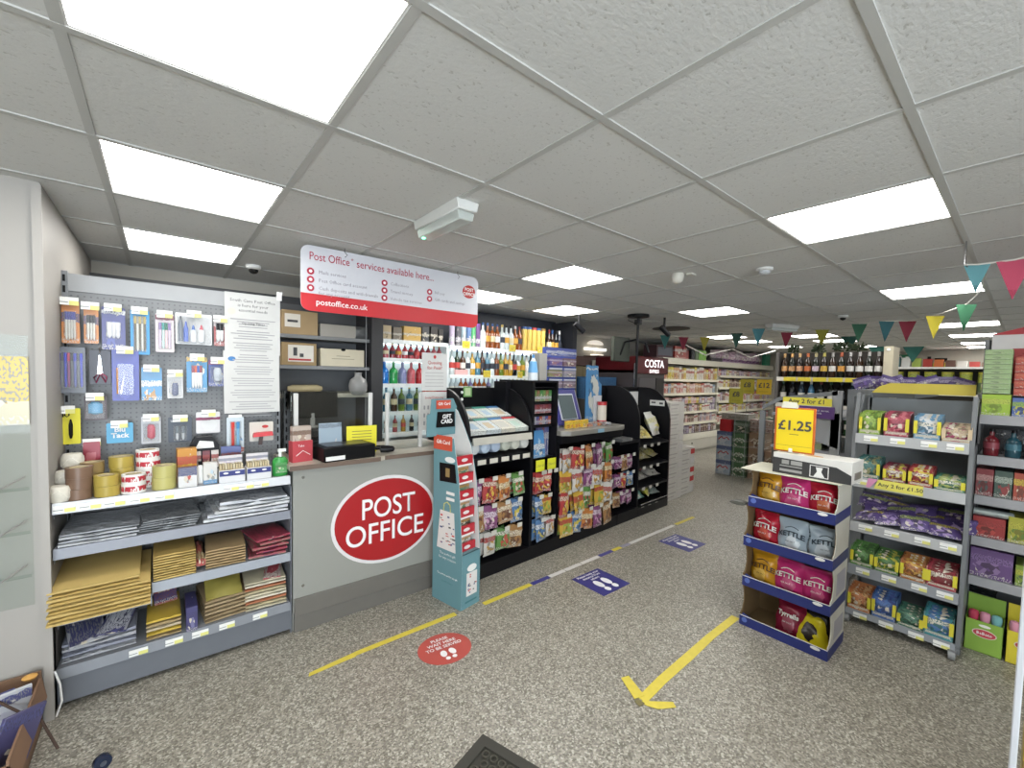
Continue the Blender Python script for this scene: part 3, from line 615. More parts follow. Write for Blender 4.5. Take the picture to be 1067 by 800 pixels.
for i in range(5): flatpack('mailing_bag', f'white polythene mailing bag pack, {pl(i,5)} of the stack by the counter', -.86+.02*i, -.45, 1.925, 2.3, .759+i*.02, .026, crumple(['c8ccd0', 'bcc0c8', 'd4d6d8'][i % 3]), 'white mailing bag packs', seed=i+19, rz=R(rnd.uniform(-3, 3)))
# ---- envelopes
GE = mat('c5a55c', .75, var=.05); GE2 = mat('b8964c', .75, var=.05); KR = mat('a88a5e', .8, var=.05)
for i in range(9): flatpack('padded_envelope', f'large golden padded envelope, {pl(i,9)} of the big stack', -1.43+.006*(i % 2), -1.08 if i < 7 else -1.12, 1.83+.004*i, 2.25, .452+i*.0165, .017, [GE, GE2][i % 2] if i < 8 else GE, 'large golden padded envelopes', seed=i, tilt=R(4))
for i in range(10): flatpack('padded_envelope', f'small golden padded envelope, {pl(i,10)} of the stack on the short shelf', -1.07, -.895, 1.93, 2.2, .502+i*.0135, .0135, [GE, GE2][i % 2], 'small golden padded envelopes', seed=i+5)
for i in range(7): flatpack('brown_envelope_pack', f'brown envelope pack, {pl(i,7)} of the short shelf middle stack', -.845, -.66, 1.94, 2.22, .502+i*.015, .015, KR, 'brown envelope packs', seed=i+7, rz=R(-3))
flatpack('red_envelope_pack', 'red and cream packet squeezed beside the brown packs', -.893, -.85, 1.95, 2.2, .502, .09, pk('a8453c', 'c8b27c', 'b52f30', 3), seed=4)
for i in range(5): flatpack('pink_envelope_pack', f'crimson banded envelope packet, {pl(i,5)} of the short shelf end stack', -.64+.03*(i % 2), -.45, 1.93, 2.2, .502+i*.024, .024, pk(['b8a184', 'b52f45', 'c2ab8c'][i % 3], 'a82a48', '3c2a7a', i+1, z0=.3), 'crimson banded packets', seed=i+17, rz=R(4*i-6))
# base deck z .195
def bundle(label, x0, x1, n, h, z, ms, what, y0=1.95, y1=2.25, rz=0, tilt=0):
    for i in range(n): flatpack('envelope_bundle', f'{label}, {pl(i,n)} of its stack', x0, x1, y0+.003*i, y1, z+i*h, h, ms[i % len(ms)], what, seed=i+31, rz=rz, tilt=tilt)
CLR = mat('b9bcc6', .2, var=.2, scale=18)
bundle('clear wrapped bubble mailer by the upright on the bottom deck', -1.4, -1.14, 4, .024, .197, [crumple('a4a6ac'), crumple('8c90a0')], 'clear wrapped bubble mailers')
for i, (x, y, w_, c1, c2, c3, rz_, lab) in enumerate(((-1.33, 2.02, .13, 'b0b3bb', '20285e', 'c9ccd4', 12, 'white and navy wrapped mailer on the clear bubble mailers'), (-1.2, 2.03, .11, '262c66', 'b9bcc8', '3a3f80', -14, 'navy wrapped mailer leaning next to the white one'))):
    flatpack('wrapped_mailer', lab, x-w_/2, x+w_/2, y-.1, y+.14, .31+.01*i, .02, pk(c1, c2, c3, 3+i, z0=.6, z1=1.3), tilt=R(16), rz=R(rz_))
bundle('gold edged brown packet on the bottom deck', -1.1, -.96, 5, .02, .197, [mat('9c8458', .5), mat('c9a63a', .35), mat('b8a888', .4)], 'gold edged brown packets', y0=1.94)
pbox('red_packet', 'red and navy packet leaning over the gold edged bundle', 'packet', -1.02, 2.12, .3, .1, .02, .15, pk('a23a36', '2a2660', 'c8b090', 2, z0=.05, z1=.4)).rotation_euler = (R(-35), 0, R(10))
bundle('brown board mailer in the bottom deck middle', -.87, -.66, 6, .02, .197, [mat('9b8562', .7), mat('8a7452', .7)], 'brown board mailers', rz=R(5))
flatpack('paper_block', 'mustard paper block on top of the board mailers', -.85, -.68, 1.98, 2.15, .32, .05, mat('8f8338', .6), tilt=R(25))
pbox('navy_packet', 'navy packet between gold edged and board mailers', 'packet', -.915, 2.02, .197, .05, .2, .13, pk('2a2a6a', '2a2a6a', '6a6aa0', 3))
bundle('cream card envelope pack at the counter end', -.66, -.45, 9, .018, .197, [mat('c9bfa0', .7), mat('b5a67e', .7), mat('a7603f', .7), mat('d8d0b8', .7)], 'cream card envelope packs', y0=1.94, rz=R(-3))
flatpack('crimson_packet', 'crimson striped packet topping the counter end stack', -.55, -.46, 1.96, 2.2, .362, .02, pk('b53a48', 'e0d4c8', '8a2436', 4), tilt=R(6), rz=R(-12))

# ---- clutter at far left: leaflet rack, cardboard box
t = thing('leaflet_holder', 'clear acrylic leaflet holder on the end wall', 'leaflet holder', (-1.6, 1.78, 0))
part('back_plate', G().box(-.25, .135, .085, .09, .55, 1.72), clear('acrylic_plate', 'f8faf9', .02, ior=1.06), t)
for k, z in enumerate((.68, .87, 1.06)):
    p = part('pocket', G().box(-.25, .13, .07, .074, z, z+.012), clear('acrylic_plate'), t)
    part('wire_edge', G().tube([(.12, .06, z+.06), (-.03, -.14, z-.02)], .0035), mat('7d7a76', .4), p)
t = thing('poster', 'yellow and white wildlife poster behind the acrylic holder', 'poster', (-1.6, 1.868, 1.36)); part('sheet', G().box(-.2, .135, -.004, 0, -.02, .27), pk('d8cfa8', 'd9b92e', 'c9962e', 5, z0=.35, z1=1.1), t)
t = thing('cardboard_box', 'open brown cardboard box of leaflets at the picture corner', 'box', (-1.67, 1.66, 0))
part('carton', G().box(-.2, .22, -.32, .2, 0, .008).box(-.2, .22, -.32, -.312, 0, .2).box(-.2, .22, .192, .2, 0, .25).box(-.2, -.192, -.32, .2, 0, .2).box(.212, .22, -.32, .2, 0, .22), mat('7a5a44', .8), t)
part('flap', G().add([(.22, -.32, .21), (.22, .2, .22), (.235, .2, .12), (.235, -.32, .12)], [(0, 1, 2, 3)]), mat('84624a', .8), t)
for i, (x, y, z, c, rx) in enumerate(((.05, 0, .09, 'd9d6d2', 40), (-.05, -.08, .12, 'e4e2e0', 55), (.1, .08, .1, 'cfd2da', 30), (.0, .1, .14, '33397a', 50), (.13, -.15, .05, '3b3a6e', 20))):
    o = pbox('leaflet', f'{["white leaflet lying flat", "white leaflet upright", "pale leaflet by the flap", "navy edged leaflet at the back", "navy leaflet at the front"][i]} in the cardboard box', 'leaflet', -1.64+x, 1.66+y, .03, .15, .012, .25, pk(c, '3a4080', 'b8b8c8', i, z0=.8, z1=.95), 0); o.rotation_euler = (R(rx*.35), R(8*i-16), R(18*i-20))
solid('dried_flower', G().lathe([(.002, 0), (.02, .01), (.025, .02), (.004, .03)], 9), mat('d89a4a', .8), 'small orange flower decoration on the leaflet box', 'decoration', (-1.475, 1.80, .245))
solid('twig', G().tube([(-1.56, 1.7, .27), (-1.48, 1.66, .2), (-1.42, 1.63, .16), (-1.37, 1.6, .03)], .005), mat('3a2a22', .8), 'thin dark twig poking out of the leaflet box', 'twig')
solid('charging_cable', G().tube([(-1.412, 1.872, .22), (-1.395, 1.86, .16), (-1.39, 1.86, .08), (-1.41, 1.87, .01)], .004), WHITE, 'white cable loop at the foot of the end wall', 'cable')
# ================================================================ GREY COUNTER (front y 1.92)
C = thing('service_counter', 'grey fronted service counter with large red oval logo', 'counter')
CG = mat('8c8d86', .4, var=.02, scale=3)
part('front_panel', G().box(-.425, .73, 1.92, 1.94, .12, 1.005), CG, C)
part('end_panel', G().box(-.425, -.405, 1.94, 2.45, 0, 1.005), CG, C)
part('plinth', G().box(-.42, .73, 1.912, 1.93, .0, .10).box(-.42, .73, 1.906, 1.93, .10, .21), mat('605d57', .45), C, bevel=.002)
WT = mat('b5ab9b', .35, var=.05)
wt = part('worktop', G().prism([(-.45, 1.88), (.10, 1.88), (.14, 1.905), (.735, 1.905), (.735, 2.5), (-.45, 2.5)][::-1], 1.005, 1.032, 'z'), WT, C)
part('edge_strip', G().box(-.452, .10, 1.876, 1.88, 1.004, 1.032).box(.14, .735, 1.901, 1.905, 1.004, 1.032), mat('5c4b40', .5), wt)
lo = part('logo_oval', G().prism(ellip(.163, .592, .372, .30, 48), 1.914, 1.92), mat('e6e2e2', .4, var=0), C)
part('red_field', G().prism(ellip(.163, .592, .35, .278, 48), 1.911, 1.914), mat('a01519', .4, var=.02), lo)
word('POST', .195, PUREWHITE, lo, (.175, 1.9105, .675), .0012, sx=.84); word('OFFICE', .195, PUREWHITE, lo, (.16, 1.9105, .505), .0012, sx=.90)
for x in (-.37, .72):
    for z in (.28, .95): part('screw_cap', G().cyl((x, 1.917, z), .004, .009, 10, axis='y'), CHROME, C)
# acrylic screen
t = thing('acrylic_screen', 'clear acrylic screen with white posts standing on the counter', 'screen', (0, 2.1, 1.032))
part('pane', G().box(-.40, .11, 0, .005, .02, .43), ACR, t); part('pane', G().box(.24, .73, 0, .005, .0, .43), ACR, t)
part('side_pane', G().box(-.40, -.395, .0, .3, .02, .43), ACR, t)
for x in (-.37, .11, .235, .5): part('post', G().box(x-.013, x+.013, -.012, .012, 0, .42), mat('c9c8c4', .35), t, bevel=.003)
part('red_frame', G().box(.51, .516, -.006, -.002, .14, .43).box(.725, .731, -.006, -.002, .14, .43).box(.51, .731, -.006, -.002, .424, .43).box(.51, .731, -.006, -.002, .14, .146), mat('b3383c'), t)
t = thing('paper_notice', 'white printed queue notice taped to the clear screen', 'notice', (.61, 2.085, 1.18)); part('sheet', G().box(-.11, .11, -.002, 0, .285, .575), PAPER, t); part('sheet', G().box(-.105, .11, -.002, 0, -.02, .275), PAPER, t)
word('Social Distancing', .028, RED, t, (0, -.003, .23), sx=.85); word('Queuing', .036, RED, t, (0, -.003, .5)); word('for Post?', .036, RED, t, (0, -.003, .46)); part('red_dot', G().prism(ellip(0, .545, .012, .014, 14), -.003, -.002), RED, t)
g = G()
for k in range(5): g.box(-.08, .08, -.003, -.002, .42-k*.026, .425-k*.026)
part('printed_lines', g, mat('a2a0a0'), t); g = G()
for k in range(3):
    for j in range(6): g.box(-.09+j*.032, -.078+j*.032, -.003, -.002, .14-k*.06, .17-k*.06)
part('lettering', g, mat('7f8084'), t)
# items on counter
t = thing('till_tray', 'black flat till tray with white label on the counter front', 'till tray', (-.1, 1.96, 1.032), R(6))
part('body', G().prism([(-.17, 0), (.17, 0), (.17, .09), (-.17, .09)], -.07, .15), BLACK, t, bevel=.006); part('white_label', G().box(-.16, -.04, -.0735, -.0705, .01, .035), WHITE, t); part('top_slot', G().box(-.14, .14, -.04, .12, .09, .094), mat('1f1f22', .3), t)
t = thing('barcode_scanner', 'black barcode scanner resting at the counter edge', 'scanner', (.19, 1.985, 1.04), R(-20)); part('body', G().lathe([(.01, -.05), (.03, -.045), (.032, 0), (.024, .04), (.01, .05)], 16, axis='x', sy=.8).tube([(-.03, 0, .01), (-.10, .02, .005), (-.13, .03, 0)], .014, 8), SATIN, t); part('cable', G().tube([(-.13, .03, 0), (-.16, .1, -.003), (-.08, .16, -.003), (.02, .17, -.003)], .004), BLACK, t); t.location.z = 1.062
t = thing('leaflet_box', 'red card box holding leaflets at the counter corner', 'leaflet box', (-.36, 2.02, 1.032), R(10)); part('box', G().box(-.06, .06, -.03, .03, 0, .13), mat('b3383f', .5), t); part('leaflets', G().box(-.055, .055, -.02, .02, .1, .22), pk('c9b8aa', '7a5a4a', 'a88a78', 3), t)
word('Take', .02, PUREWHITE, t, (-.01, -.031, .1)); part('white_swirl', G().tube([(-.04, -.031, .04), (0, -.032, .07), (.045, -.031, .04)], .002), WHITE, t)
t = solid('leaflet', G().box(-.075, .075, 0, .003, 0, .22), pk('9fb8cc', '8296a8', '3a3038', 4, z0=.86, z1=.97, cz=.12, r=.14), 'pale blue leaflet card standing against the clear screen', 'leaflet', (-.16, 2.085, 1.033)); t.rotation_euler = (R(-3), 0, R(4))
t = thing('counter_notice', 'bright yellow notice standing against the clear screen', 'notice', (.05, 2.085, 1.033), R(-4)); part('card', G().box(-.105, .1, 0, .004, 0, .19), mat('e8dc28', .5), t)
g = G(); 
for k in range(4): g.box(-.07, .065, -.001, 0, .15-k*.02, .155-k*.02)
part('printed_lines', g, mat('7a7430'), t)
t = thing('gift_card_strip', 'red gift card header clipped beside the teal stand', 'card holder', (.66, 2.04, 1.033)); part('cards', G().box(-.06, .06, -.004, .02, .02, .2).box(-.04, .04, -.02, .03, 0, .03), mat('b32a35', .4), t); part('white_bar', G().box(-.05, .05, -.006, -.004, .07, .085), WHITE, t)

# ================================================================ BEHIND THE COUNTER
B = thing('parcel_shelving', 'dark grey wall shelving of parcels behind the counter', 'shelving unit')
part('back_panel', G().box(-.42, .485, 3.46, 3.49, .0, 2.2), mat('55575a', .5), B)
for z in (1.9, 1.64): part('shelf', G().box(-.42, .485, 3.1, 3.46, z-.03, z), mat('77797a', .5), B)
part('shelf', G().box(-.42, .485, 3.1, 3.46, 1.36, 1.4), mat('b8b19f', .5), B)
part('side_panel', G().box(.49, .6, 3.06, 3.49, 0, 2.27), mat('2d2d2f', .45), B)
def parcel(label, x0, x1, z, h, m, lab=True):
    t = thing('parcel_box', label, 'box', ((x0+x1)/2, 3.25, z)); w = x1-x0
    part('box', G().box(-w/2, w/2, -.14, .12, 0, h), m, t, bevel=.003)
    if lab: part('address_label', G().box(*lab[:2], -.142, -.1405, *lab[2:]), mat('e5dfd2'), t)
    return t
t = parcel('brown carton with white label, top parcel shelf', -.25, .03, 1.901, .2, mat('a3875f', .8), (-.12, 0, .06, .17)); part('label_print', G().box(-.1, -.02, -.1435, -.142, .1, .12), INK, t)
t = parcel('brown carton with red lined label, middle parcel shelf', -.25, .02, 1.641, .19, mat('9c8057', .8), (-.09, .11, .03, .17)); part('red_line', G().box(-.085, .09, -.1435, -.142, .04, .055), RED, t); part('label_print', G().box(-.05, -.02, -.1435, -.142, .08, .15).box(0, .03, -.1435, -.142, .07, .1), INK, t)
t = parcel('long cream archive box, middle parcel shelf', .055, .44, 1.641, .155, mat('d8cdb0', .7), None); part('thumb_hole', G().prism(ellip(0, .15, .02, .012, 16), -.1415, -.1395), BLACK, t); part('printed_lines', G().box(-.06, .06, -.1415, -.14, .09, .095).box(-.1, .1, -.1415, -.14, .065, .07), mat('8f866f'), t)
parcel('grey wrapped flat parcel, top parcel shelf', .05, .36, 1.901, .11, mat('9c978d', .5), None)
solid('crumpled_bag', G().pillow(.2, .12, .12, 3), mat('6b6c6c', .4), 'crumpled grey bag on top of the parcel shelf end', 'bag', (.4, 3.18, 1.9))
solid('hanging_bag', G().lathe([(.035, .14), (.03, .12), (.035, .10), (.075, .07), (.085, .02), (.08, -.03), (.05, -.065), (.01, -.07)], 14, sy=.8), mat('8b8a88', .35, var=.2), 'grey plastic bag hanging behind the clear screen', 'bag', (.37, 3.07, 1.45))
solid('screen_wire', G().cyl((0, 0, 0), 1.35, .003, 6), mat('8e9294', .3), 'thin vertical wire in front of the parcel shelving', 'wire', (.4, 2.96, .9))
D = thing('rear_worktop', 'pale rear worktop under the parcel shelves', 'worktop'); part('top', G().box(-.42, 3.2, 2.88, 3.045, .86, .9), mat('a8a294', .4), D); part('front', G().box(-.42, 3.2, 2.9, 3.045, 0, .86), mat('3d3e40', .5), D)
t = thing('label_printer', 'dark label printer on the rear worktop', 'printer', (-.1, 2.96, .901)); part('body', G().box(-.15, .15, -.08, .08, 0, .22), mat('26272a', .4), t, bevel=.02); part('paper_slot', G().box(-.1, .1, -.082, -.08, .12, .15), BLACK, t)
t = thing('monitor', 'black back office monitor seen through the clear screen', 'monitor', (-.05, 2.75, .903)); t.location = (-.05, 2.96, 1.122)
part('stand', G().cyl((0, 0, 0), .12, .02, 12).cyl((0, 0, 0), .01, .08, 20), mat('9a9a98'), t); part('display', G().box(-.2, .2, -.015, .015, .08, .3), BLACK, t, bevel=.006)
solid('paper_tray', G().box(-.1, .1, -.07, .07, 0, .012).box(-.1, .1, -.07, -.065, 0, .05).box(-.1, -.095, -.07, .07, 0, .05).box(.095, .1, -.07, .07, 0, .05).box(-.09, .09, -.06, .06, .012, .04), mat('cfc5b0', .7), 'cream paper tray on the rear worktop', 'tray', (.3, 2.96, .901))
solid('rolled_bag', G().lathe([(.02, -.14), (.035, -.1), (.035, .1), (.02, .14)], 12, axis='x'), mat('b7a67c', .7), 'beige rolled sack on the cream shelf', 'sack', (-.05, 3.2, 1.437))

# ---------------------------------------------------------------- spirits wall
L = thing('spirits_shelving', 'brightly lit white shelving of spirits behind the counter', 'shelving unit')
BK = mat('dfe8e8', .4); LED = emis('e8fbff', 3.2, 'shelf_led')
part('back_panel', G().box(.6, 3.2, 3.46, 3.49, .9, 1.95), BK, L); part('top_back_panel', G().box(.6, 3.3, 3.46, 3.49, 1.95, 2.36), mat('22252c', .5), L)
part('side_panel', G().box(3.22, 3.3, 3.05, 3.59, 0, 2.33), mat('1b1c20', .4), L)
LV = [(.62, 1.33, 1.915, 1), (.62, 1.33, 1.735, 1), (.62, 1.33, 1.485, 1), (.62, 1.33, 1.21, 1), (1.36, 3.2, 1.9, 1), (1.36, 3.2, 1.585, 1), (1.36, 3.2, 1.36, 1), (.62, 3.2, 1.0, 1)]
for x0, x1, z, k in LV:
    s_ = part('shelf', G().box(x0, x1, 3.12, 3.46, z-.02, z), BK, L); part('edge_rail', G().box(x0, x1, 3.10, 3.12, z-.034, z+.004), mat('e9efee', .35), s_)
    part('light_strip', G().box(x0+.02, x1-.02, 3.40, 3.42, z-.032, z-.021), LED, s_)
part('divider', G().box(1.33, 1.36, 3.12, 3.46, .9, 1.9), BK, L)
def bottle(name, prof, capz, caph, capr, lab=(.3, .55), n=12):
    T_ = Tmpl(name); T_.add('glass', G().lathe(prof, n), mat('4a2c14', .12)); T_.add('cap', G().cyl((0, 0, capz), caph, capr, 8), BLACK)
    H = capz; r = max(p[0] for p in prof)+.0008; T_.add('label', G().lathe([(r, H*lab[0]), (r, H*lab[1])], n), PAPER); return T_
TB = {'tall': bottle('spirit_bottle', [(.036, 0), (.038, .01), (.038, .17), (.03, .19), (.013, .215), (.012, .265)], .262, .03, .014),
      'mid': bottle('spirit_bottle', [(.036, 0), (.038, .01), (.038, .10), (.03, .12), (.012, .14), (.011, .175)], .172, .02, .014),
      'small': bottle('spirit_bottle', [(.026, 0), (.028, .01), (.028, .08), (.02, .095), (.01, .11), (.009, .13)], .128, .017, .0115),
      'liqueur': bottle('liqueur_bottle', [(.02, 0), (.036, .01), (.04, .05), (.036, .09), (.015, .12), (.012, .17)], .168, .022, .014, (.2, .4)),
      'slim': bottle('wine_bottle', [(.032, 0), (.034, .01), (.034, .17), (.028, .2), (.013, .24), (.012, .285)], .25, .05, .0145)}
def GL(h): return mat(h, .1, var=.08)
DRINK = [('3a2012', 'dark brown'), ('6b3413', 'amber'), ('c9d3d2', 'clear'), ('1c2a1c', 'dark green'), ('8a1f22', 'red'), ('0f1114', 'black'), ('b98a2c', 'golden'), ('3c6e86', 'blue'), ('e0dcd2', 'cream'), ('56701f', 'olive')]
LBL = [('e8e4d8', 'cream'), ('20242e', 'navy'), ('d8c89a', 'buff'), ('c23a34', 'red'), ('e9e9ea', 'white'), ('c98f2e', 'orange')]
CAPS = ['101012', 'b99a4a', '7a1c20', 'd8d8d8', '1d3b6e']
def brow(kind, x0, x1, z, shelfname, pitch=.062, cols=None, y=3.17, seed=1, unit='spirits wall', rows=1, frame=None, rz=0, sc=1.0, vary=.0, lblc=None):
    rr = random.Random(seed); n = int((x1-x0)/pitch)
    for r_ in range(rows):
        for i in range(n):
            c = rr.choice(cols or DRINK); lb = rr.choice(lblc or LBL); cp = rr.choice(CAPS); x = x0+(i+.5)*(x1-x0)/n+rr.uniform(-.003, .003)
            s = sc*(1+rr.uniform(-vary, vary)); yy = y+r_*.085
            loc = (x, yy, z+.001) if frame is None else frame.at(x, yy, z+.001)
            where = f'{nth(i)} along'
            TB[kind].put(f'{c[1]} bottle, {lb[1]} label, {shelfname} of {unit}, {where}', 'bottle', loc, rz, f'bottles on the {shelfname} of {unit}',
                         {'glass': GL(c[0]), 'label': mat(lb[0], .6), 'cap': mat(cp, .35)}, (s, s, s))
brow('tall', 1.80, 2.42, 1.9, 'top shelf', cols=[('c3cfd2', 'clear'), ('c8d4d0', 'clear'), ('a8bcc4', 'pale blue'), ('7a3a18', 'amber')], seed=3)
brow('slim', 2.86, 3.12, 1.9, 'top shelf far end', pitch=.065, cols=[('10151a', 'black'), ('1a1f2a', 'navy'), ('2a1a12', 'dark brown')], seed=5)
TBX = Tmpl('bottle_tube'); TBX.add('tube', G().cyl((0, 0, 0), .27, .036, 16), GOLD); TBX.add('lid', G().cyl((0, 0, .27), .03, .037, 16), BLACK)
for i in range(5): TBX.put(f'gold presentation tube, {nth(i)} of five on the top spirits shelf', 'tube', (2.46+i*.08, 3.17, 1.901), 0, 'gold presentation tubes', {'tube': mat('c9a648', .3), 'lid': mat(['1d3b6e', '1d3b6e', '8a1f22', '1d3b6e', '7a5a20'][i], .4)})
for i, (x, w, h, c, lab) in enumerate(((.68, .1, .14, 'c9b184', 'beige gift carton'), (.79, .1, .13, '6d6456', 'brown gift carton'), (.95, .2, .15, 'd9a94a', 'amber gift carton'), (1.1, .09, .16, '2a3038', 'dark gift carton'), (1.2, .09, .17, '16181c', 'black gift carton'), (1.28, .06, .15, '1c1e22', 'black slim carton'))):
    pbox('gift_carton', f'{lab}, {nth(i)} along the top left spirits shelf', 'carton', x, 3.2, 1.916, w-.01, .08, h, pk(c, 'e0d8c4', c, i, z0=.4, z1=.55))
for i, (x, c, nm) in enumerate(((1.42, 'b9a9c9', 'lilac'), (1.5, '3a3c48', 'slate'), (1.57, '9fb8c8', 'pale blue'), (1.64, '4a6fa8', 'blue'), (1.7, '3fae62', 'bright green'), (1.76, '5c2a7a', 'purple'))):
    TBX.put(f'{nm} drinks tube, {nth(i)} of the coloured tubes on the top shelf', 'tube', (x, 3.17, 1.901), 0, 'coloured drinks tubes', {'tube': pk(c, 'e9e6ee', c, i+1, z0=.2, z1=.4), 'lid': mat(c, .4)}, (.85, .85, .9))
brow('small', .64, 1.3, 1.736, 'second shelf left bay', pitch=.062, cols=[('8a3038', 'red'), ('b05058', 'rose'), ('c9b060', 'yellow'), ('a83a40', 'red')], seed=8, sc=1.05)
for i, (c, nm) in enumerate((('1f6fd0', 'bright blue'), ('2f9a4a', 'bright green'), ('7d86b8', 'lavender'), ('c4545c', 'coral'), ('b5282c', 'red'), ('c2603a', 'orange'), ('a83040', 'crimson'))):
    TB['tall'].put(f'{nm} flavoured bottle on the third shelf of the left spirits bay', 'bottle', (.66+i*.095, 3.17, 1.486), 0, 'flavoured spirit bottles', {'glass': GL(c), 'label': mat(c, .3), 'cap': mat(c, .3)}, (1.05, 1.05, .76))
brow('tall', .64, 1.3, 1.211, 'fourth shelf left bay', pitch=.08, seed=12, sc=.85)
brow('tall', .64, 2.0, 1.001, 'bottom shelf', pitch=.09, seed=14, sc=.62)
brow('small', .66, 1.3, 1.916+.0, 'top shelf back row', y=3.35, pitch=.08, seed=15) if False else None
brow('tall', 1.39, 2.75, 1.586, 'second shelf', pitch=.068, seed=21, sc=.95, vary=.06)
brow('mid', 2.76, 3.18, 1.586, 'second shelf far end', pitch=.08, seed=23)
brow('tall', 1.39, 2.9, 1.361, 'third shelf', pitch=.062, seed=25, sc=.7, cols=[('a3521c', 'orange'), ('8a3a1c', 'rust'), ('9cb8a0', 'green tinted'), ('c8d8dc', 'clear'), ('8a80b8', 'violet')])
for i, (x, z, w) in enumerate(((1.56, 1.90, .1), (2.22, 1.9, .1), (2.68, 1.9, .1), (2.92, 1.9, .08), (3.08, 1.9, .08), (1.12, 1.735, .18), (1.85, 1.585, .1), (2.35, 1.585, .08))):
    solid('price_card', G().box(-w/2, w/2, 0, .002, -.02, .06), pk('e9cf2c', 'e9cf2c', 'b8901c', i+1, cz=.5, r=.25) if i != 5 else mat('e9dc9a'), f'yellow price card, {nth(i)} along the spirits shelf edges', 'price card', (x, 3.096, z), 0, 'yellow price cards on the spirits wall')
solid('price_card', G().box(-.09, .09, 0, .002, -.02, .02), RED, 'red strip card under the second spirits shelf', 'price card', (2.6, 3.096, 1.56))
pbox('pink_gift_box', 'pale pink rounded gift box on the second spirits shelf', 'box', 1.52, 3.14, 1.586, .16, .05, .06, mat('dfa9a4', .4))

# ================================================================ TEAL GIFT CARD STAND
F = Frame(.513, 1.507, R(11))
t = thing('gift_card_stand', 'tall teal cardboard gift card stand on the floor before the counter', 'display stand', F.at(0, 0), R(11))
TEAL = mat('5a8790', .55, var=.03); TEALD = mat('2f6a70', .5); CW = mat('d9d9d6', .6)
side = [(0, 0), (.0, .38), (.045, .9), (.10, 1.16), (.30, 1.16), (.295, 0)]
part('side_panel', G().prism(side, 0, .005, 'x'), TEAL, t); part('inner_side', G().prism(side, .005, .007, 'x'), CW, t)
sideR = [(0, 0), (.0, .38), (.045, .85), (.10, 1.08), (.19, 1.24), (.25, 1.33), (.295, 1.36), (.295, 0)]
part('side_panel', G().prism(sideR, .175, .18, 'x'), TEAL, t); part('inner_side', G().prism(sideR, .1735, .175, 'x'), CW, t)
part('back_panel', G().box(.005, .175, .285, .29, .1, 1.3), CW, t)
part('base_box', G().box(.004, .176, .0, .008, 0, .38).box(.004, .176, 0, .28, .374, .38), TEAL, t)
hb = part('header_board', G().prism([(-.09, 1.16), (.175, 1.16), (.185, 1.36), (.15, 1.42), (-.05, 1.42), (-.06, 1.32), (-.09, 1.31)], .27, .275), TEAL, t)
part('header_label', G().box(-.01, .12, .262, .2695, 1.35, 1.41), mat('c8442f'), hb); word('Gift Card', .03, PUREWHITE, hb, (.055, .261, 1.385), .0006)
part('black_card', G().prism([(-.01, 1.22), (.16, 1.215), (.155, 1.325), (.0, 1.33)], .26, .268), BLACK, hb); word('GIFT', .04, PUREWHITE, hb, (.08, .259, 1.293), .001); word('CARD', .04, PUREWHITE, hb, (.08, .259, 1.258), .001)
def sidew(s_, size, m, y, z, bold=0): # lettering on the outer left panel (faces -x); reads toward -y
    return word(s_, size, m, t, (-.001, y, z), bold, rot=(0, 0, R(-90)))
part('side_label', G().box(-.0015, -.0002, .11, .30, 1.07, 1.17), mat('c8442f'), t); sidew('Gift Card', .036, PUREWHITE, .2, 1.125, .0006)
o = part('side_picture', G().prism([(.06, .86), (.23, .85), (.235, .98), (.08, .985)], -.002, 0, 'x'), BLACK, t); part('card_gold', G().prism([(.13, .89), (.17, .89), (.17, .95), (.13, .95)], -.003, -.002, 'x'), mat('8a7040'), o)
part('bow', G().prism(ellip(.13, 1.01, .05, .02, 16), -.002, 0, 'x'), WHITE, t)
part('equals_bar', G().box(-.002, 0, .08, .16, .77, .79).box(-.002, 0, .08, .16, .73, .75), WHITE, t)
o = part('bag_picture', G().prism([(.06, .38), (.25, .38), (.22, .65), (.08, .65)], -.002, 0, 'x'), mat('e6e2dd'), t)
g = G(); rr = random.Random(4)
for k in range(26): yy = rr.uniform(.075, .22); zz = rr.uniform(.4, .62); w = rr.uniform(.004, .014); g.box(-.003, -.002, yy-w, yy+w, zz, zz+rr.uniform(.004, .012), k % 3)
part('shop_marks', g, [mat('2a3a70'), mat('c23a34'), mat('3a3a3a')], o)
part('bag_handle', G().tube([(-.002, .115, .65), (-.002, .12, .70), (-.002, .15, .715), (-.002, .18, .70), (-.002, .185, .65)], .004), mat('c9c46a'), o)
sidew('The perfect gift', .026, PUREWHITE, .14, .35); sidew('for any occasion', .026, PUREWHITE, .14, .32); sidew('The perfect card for any gift', .018, PUREWHITE, .14, .2, .0003); sidew('spend it here', .022, TEALD, .14, .155)
o = part('front_picture', G().box(.05, .15, -.002, 0, .08, .24), mat('e3dfdc'), t); g = G()
for k in range(14): xx = rr.uniform(.06, .135); zz = rr.uniform(.09, .22); g.box(xx, xx+.012, -.003, -.002, zz, zz+.008, k % 3)
part('shop_marks', g, [mat('2a3a70'), mat('c23a34'), mat('3a3a3a')], o); part('bow', G().prism(ellip(.1, .27, .045, .025, 14), -.002, 0), WHITE, t)
part('base_print', G().box(.04, .15, -.002, 0, .035, .045), TEALD, t)
for k in range(6):
    z = .99-k*.12; v = .08-k*.008
    p = part('card_pocket', G().box(.01, .17, v, v+.015, z-.03, z+.045), mat('b5232c', .4), t); part('white_bar', G().box(.02, .16, v-.002, v, z-.028, z-.015), WHITE, p); part('card', G().box(.03, .15, v+.02, v+.024, z-.09, z-.03), pk(['c9b184', '8f8a6a', 'd9d6cf', '3a2a20', 'd8d4cc', 'cfcac2'][k], 'c98f3a', '4a7a5a', k+1), p)
    part('red_arc', G().prism(ellip(.09, z+.015, .03, .012, 14), v-.0015, v), mat('e8e0de'), p)

